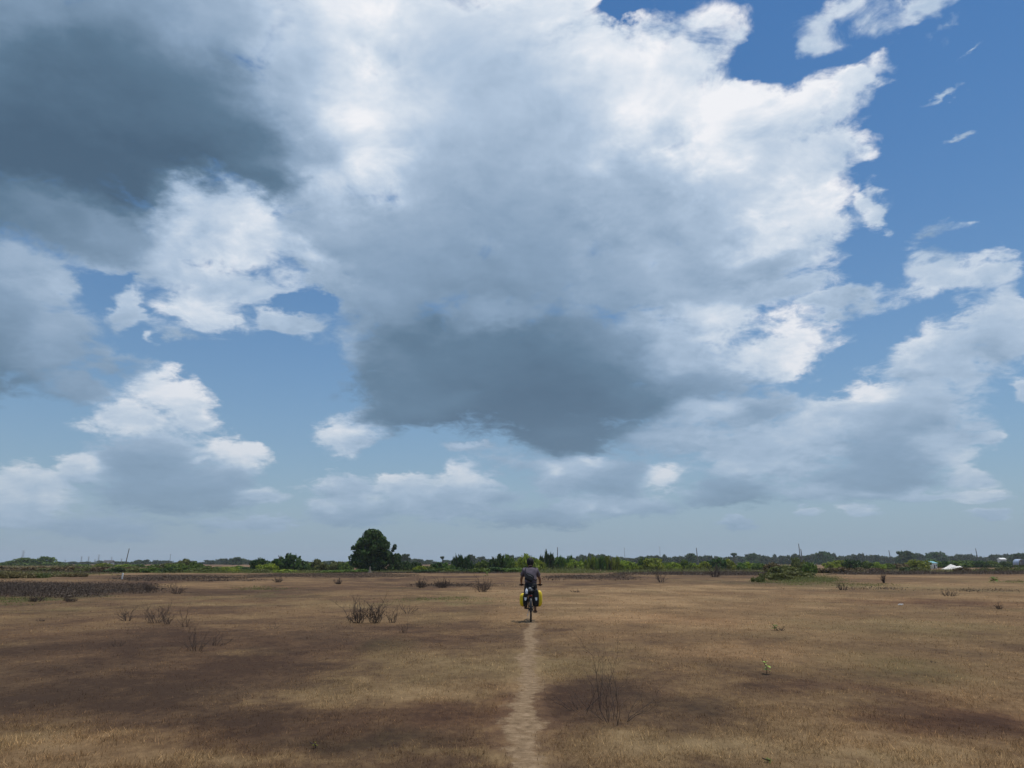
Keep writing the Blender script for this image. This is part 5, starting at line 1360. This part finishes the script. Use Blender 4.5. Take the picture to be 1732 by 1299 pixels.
SHRUBS = [
 (1033, 1222, 135, 80, 1, 'largest bare dead shrub, near right of the dirt path', 1.55, 0.0, 0.62), (985, 1205, 70, 70, 2, 'low bare shrub leaning left between the path and the largest dead shrub', 0.6, -0.5, 0.7),
 (332, 1102, 44, 30, 3, 'bare dead shrub in front of the group on the left dark patch', 1.0, 0, 1), (366, 1094, 34, 24, 4, 'thin forked dead shrub right beside the front one on the left', 0.5, 0.2, 1),
 (215, 1051, 26, 14, 5, 'small dark dead shrub leaning left, leftmost of the left group', 0.9, -0.3, 1.2), (262, 1054, 38, 26, 6, 'twiggy dead shrub in the back row of the left group, its middle one', 1.4, 0, 1), (282, 1056, 34, 18, 7, 'twiggy dead shrub touching the middle one of the back row at left', 1.0, 0, 1), (314, 1061, 40, 20, 8, 'thin dead shrub at the right end of the back row at left', 0.6, 0, 0.9),
 (198, 1094, 20, 18, 9, 'faint low dead shrub at the far left of the dark patch', 0.7, 0, 0.9), (460, 1065, 14, 18, 10, 'low flat dead twigs between the two groups of shrubs', 0.4, 0, 0.9),
 (606, 1053, 44, 22, 11, 'dense dark brown dead shrub, left half of the pair before the tallest tree', 2.0, 0, 1.2), (634, 1053, 42, 20, 12, 'dense brown dead shrub, right half of the pair before the tallest tree', 2.0, 0, 1.1), (664, 1052, 28, 14, 13, 'loose dead shrub just right of the dense brown pair', 1.0, 0, 1), (692, 1037, 36, 18, 14, 'dead shrub of thin upright sticks behind the dense brown pair', 0.5, 0.1, 0.9), (683, 1070, 22, 12, 15, 'small dead forked twig in front of the dense brown pair', 0.5, 0, 1),
 (712, 994, 18, 12, 16, 'small brown shrub, left of three in a row beyond the brown pair', 1.6, 0, 1.2), (748, 994, 20, 14, 17, 'small brown shrub, middle of three in a row beyond the brown pair', 1.8, 0, 1.2), (816, 1001, 26, 18, 18, 'brown shrub, right of three in a row, near the cyclist', 1.8, 0, 1.1),
 (470, 985, 12, 12, 19, 'tiny dark shrub far out before the bushes left of the tallest tree', 1.5, 0, 1.2), (572, 988, 12, 8, 20, 'tiny dark shrub far out before the tallest tree', 1.5, 0, 1.2),
 (1424, 998, 16, 16, 21, 'small brown dead shrub right of the olive thicket', 1.4, 0, 1.1), (1495, 986, 18, 6, 22, 'narrow upright dark weed far right of the olive thicket', 1.4, 0, 1.2), (1605, 1008, 14, 18, 23, 'low brown shrub at right, before the white sand heap', 1.5, 0, 1.0), (1118, 985, 24, 14, 24, 'faint dry shrub right of the cyclist in the middle distance', 1.2, 0, 0.8), (1210, 976, 26, 22, 25, 'forked grey-green sapling left of the olive thicket', 1.2, -0.2, 1.3),
 (1320, 1067, 12, 14, 26, 'low dark weed in the open field below the olive thicket', 1.2, 0, 1.0), (1580, 1120, 7, 10, 27, 'tiny dark weed lying in the grass at right', 1.0, 0, 1.0), (70, 1050, 8, 12, 28, 'tiny weed at far left under the green grass', 1.2, 0, 1), (1690, 1030, 14, 8, 29, 'tiny dry weed at the far right of the field', 1.0, 0, 1.0), (975, 1002, 8, 16, 30, 'tiny low dark weed just right of the cyclist', 1.2, 0, 1.2),
 (250, 1000, 18, 14, 31, 'dark dead shrub beside the purple scrub at left', 1.6, 0, 1.2), (300, 1005, 20, 14, 32, 'dark upright dead shrub between the purple scrub and the back row', 1.2, 0, 1.1), (60, 1018, 14, 16, 33, 'dark dead shrub at the foot of the purple scrub', 1.8, 0, 1.1), (118, 1018, 12, 14, 34, 'low dark shrub at the right foot of the purple scrub', 1.6, 0, 1.1)]
for (px, py, h, w, sd_, lab, dn_, ln_, tk) in SHRUBS:
    shrub(px, py, h, w, sd_, lab, dn_, TWIG, ln_, thick=tk)

# ---- seedlings and small green plants
LEAFG = LEAF['bright']
FRESH = plain('fresh_leaf', (0.30, 0.42, 0.06), 0.5, var=0.3, scale=40)
def seedling(px, py, hpx, nl, size, seed, label, mat):
    b = G(px, py); H = hpx * b.y / F; r = random.Random(seed)
    o = empty('seedling', (b.x, b.y, float(ground_z(b.x, b.y))))
    tip = Vector((-0.05, 0, H))
    link('stem', tube_mesh('seedling_stem', [([Vector((0, 0, -0.02)), Vector((0.01, 0, H * 0.4)), tip * 0.8, tip], [0.007, 0.006, 0.005, 0.003])], 5), o, TWIG)
    for k in range(nl):
        a = r.uniform(0, 6.28); z = H * r.uniform(0.25, 0.8); L = size * r.uniform(0.7, 1.2)
        c = Vector((math.cos(a), math.sin(a), r.uniform(-.2, .4))).normalized(); s = c.cross(Vector((0, 0, 1))).normalized()
        p = Vector((0, 0, z)); up = Vector((0, 0, 0.12 * L))
        V = [p, p + c * L * .35 + s * L * .28 + up, p + c * L * .35 - s * L * .28 + up, p + c * L * .7 + s * L * .22, p + c * L * .7 - s * L * .22, p + c * L - up, p + c * L * .4 , p + c * L * .72 - up * .3]
        link('leaf', tri_mesh(V), o, mat)
    tag(o, label, 'plant', 'small green plants on the field')
def tri_mesh(V):
    return npmesh('seedling_leaf', [tuple(v) for v in V], [(0, 6, 1), (0, 2, 6), (1, 6, 3), (6, 7, 3), (6, 2, 7), (2, 4, 7), (3, 7, 5), (7, 4, 5)])
seedling(1297, 1142, 24, 11, 0.085, 3, 'small seedling with bright yellow-green leaves on the right of the field', FRESH)
seedling(1310, 1066, 12, 8, 0.10, 4, 'small dark green plant in the open grass right of the cyclist', LEAF['mid'])
seedling(1300, 1290, 7, 9, 0.035, 5, 'tiny green sprout at the bottom right of the field', LEAF['mid'])
seedling(822, 979, 16, 14, 0.34, 6, 'small leafy green bush alone left of the cyclist', LEAF['mid'])
seedling(1682, 986, 12, 16, 0.45, 7, 'low leafy green plant at far right', LEAF['mid'])
seedling(532, 1268, 10, 6, 0.03, 8, 'tiny green sprout near the bottom left of the path', LEAF['bright'])
# ---- scraps of litter
SCRAP = plain('white_scrap', (0.75, 0.73, 0.70), 0.6, var=0.1)
def scrap(px, py, w, seed, label):
    b = G(px, py); r = random.Random(seed)
    bm = bmesh.new(); bmesh.ops.create_grid(bm, x_segments=6, y_segments=6, size=w / 2)
    for v in bm.verts: v.co.z = abs(r.uniform(0, w * 0.35)) + 0.01; v.co.x += r.uniform(-.1, .1) * w; v.co.y *= 0.6
    o = link('plastic_scrap', bm_mesh('scrap', bm, False), None, SCRAP)
    o.modifiers.new('thick', 'SOLIDIFY').thickness = 0.003
    o.location = (b.x, b.y, float(ground_z(b.x, b.y)) + 0.02)
    tag(o, label, 'litter')
scrap(1524, 1026, 0.16, 1, 'white scrap of litter lying in the open field at right')
scrap(751, 967, 0.9, 2, 'pale scrap lying at the foot of the bushes between the tallest tree and cyclist')

# ================================================================== haze over the plain
hm, n, out = material('haze')
pv = n.new('ShaderNodeVolumePrincipled')
pv.inputs['Color'].default_value = (0.80, 0.88, 0.97, 1)
pv.inputs['Density'].default_value = 0.00016
pv.inputs['Anisotropy'].default_value = 0.2
n.nt.links.new(pv.outputs[0], out.inputs['Volume'])
HB = 5200.0
hv = [(sx * HB, sy * 3600, z) for z in (-1.0, 46.0) for sy in (-1, 1) for sx in (-1, 1)]
hz = link('haze', npmesh('haze', hv, [(0, 2, 3, 1), (4, 5, 7, 6), (0, 1, 5, 4), (2, 6, 7, 3), (0, 4, 6, 2), (1, 3, 7, 5)]), mat=hm)
tag(hz, kind='stuff')
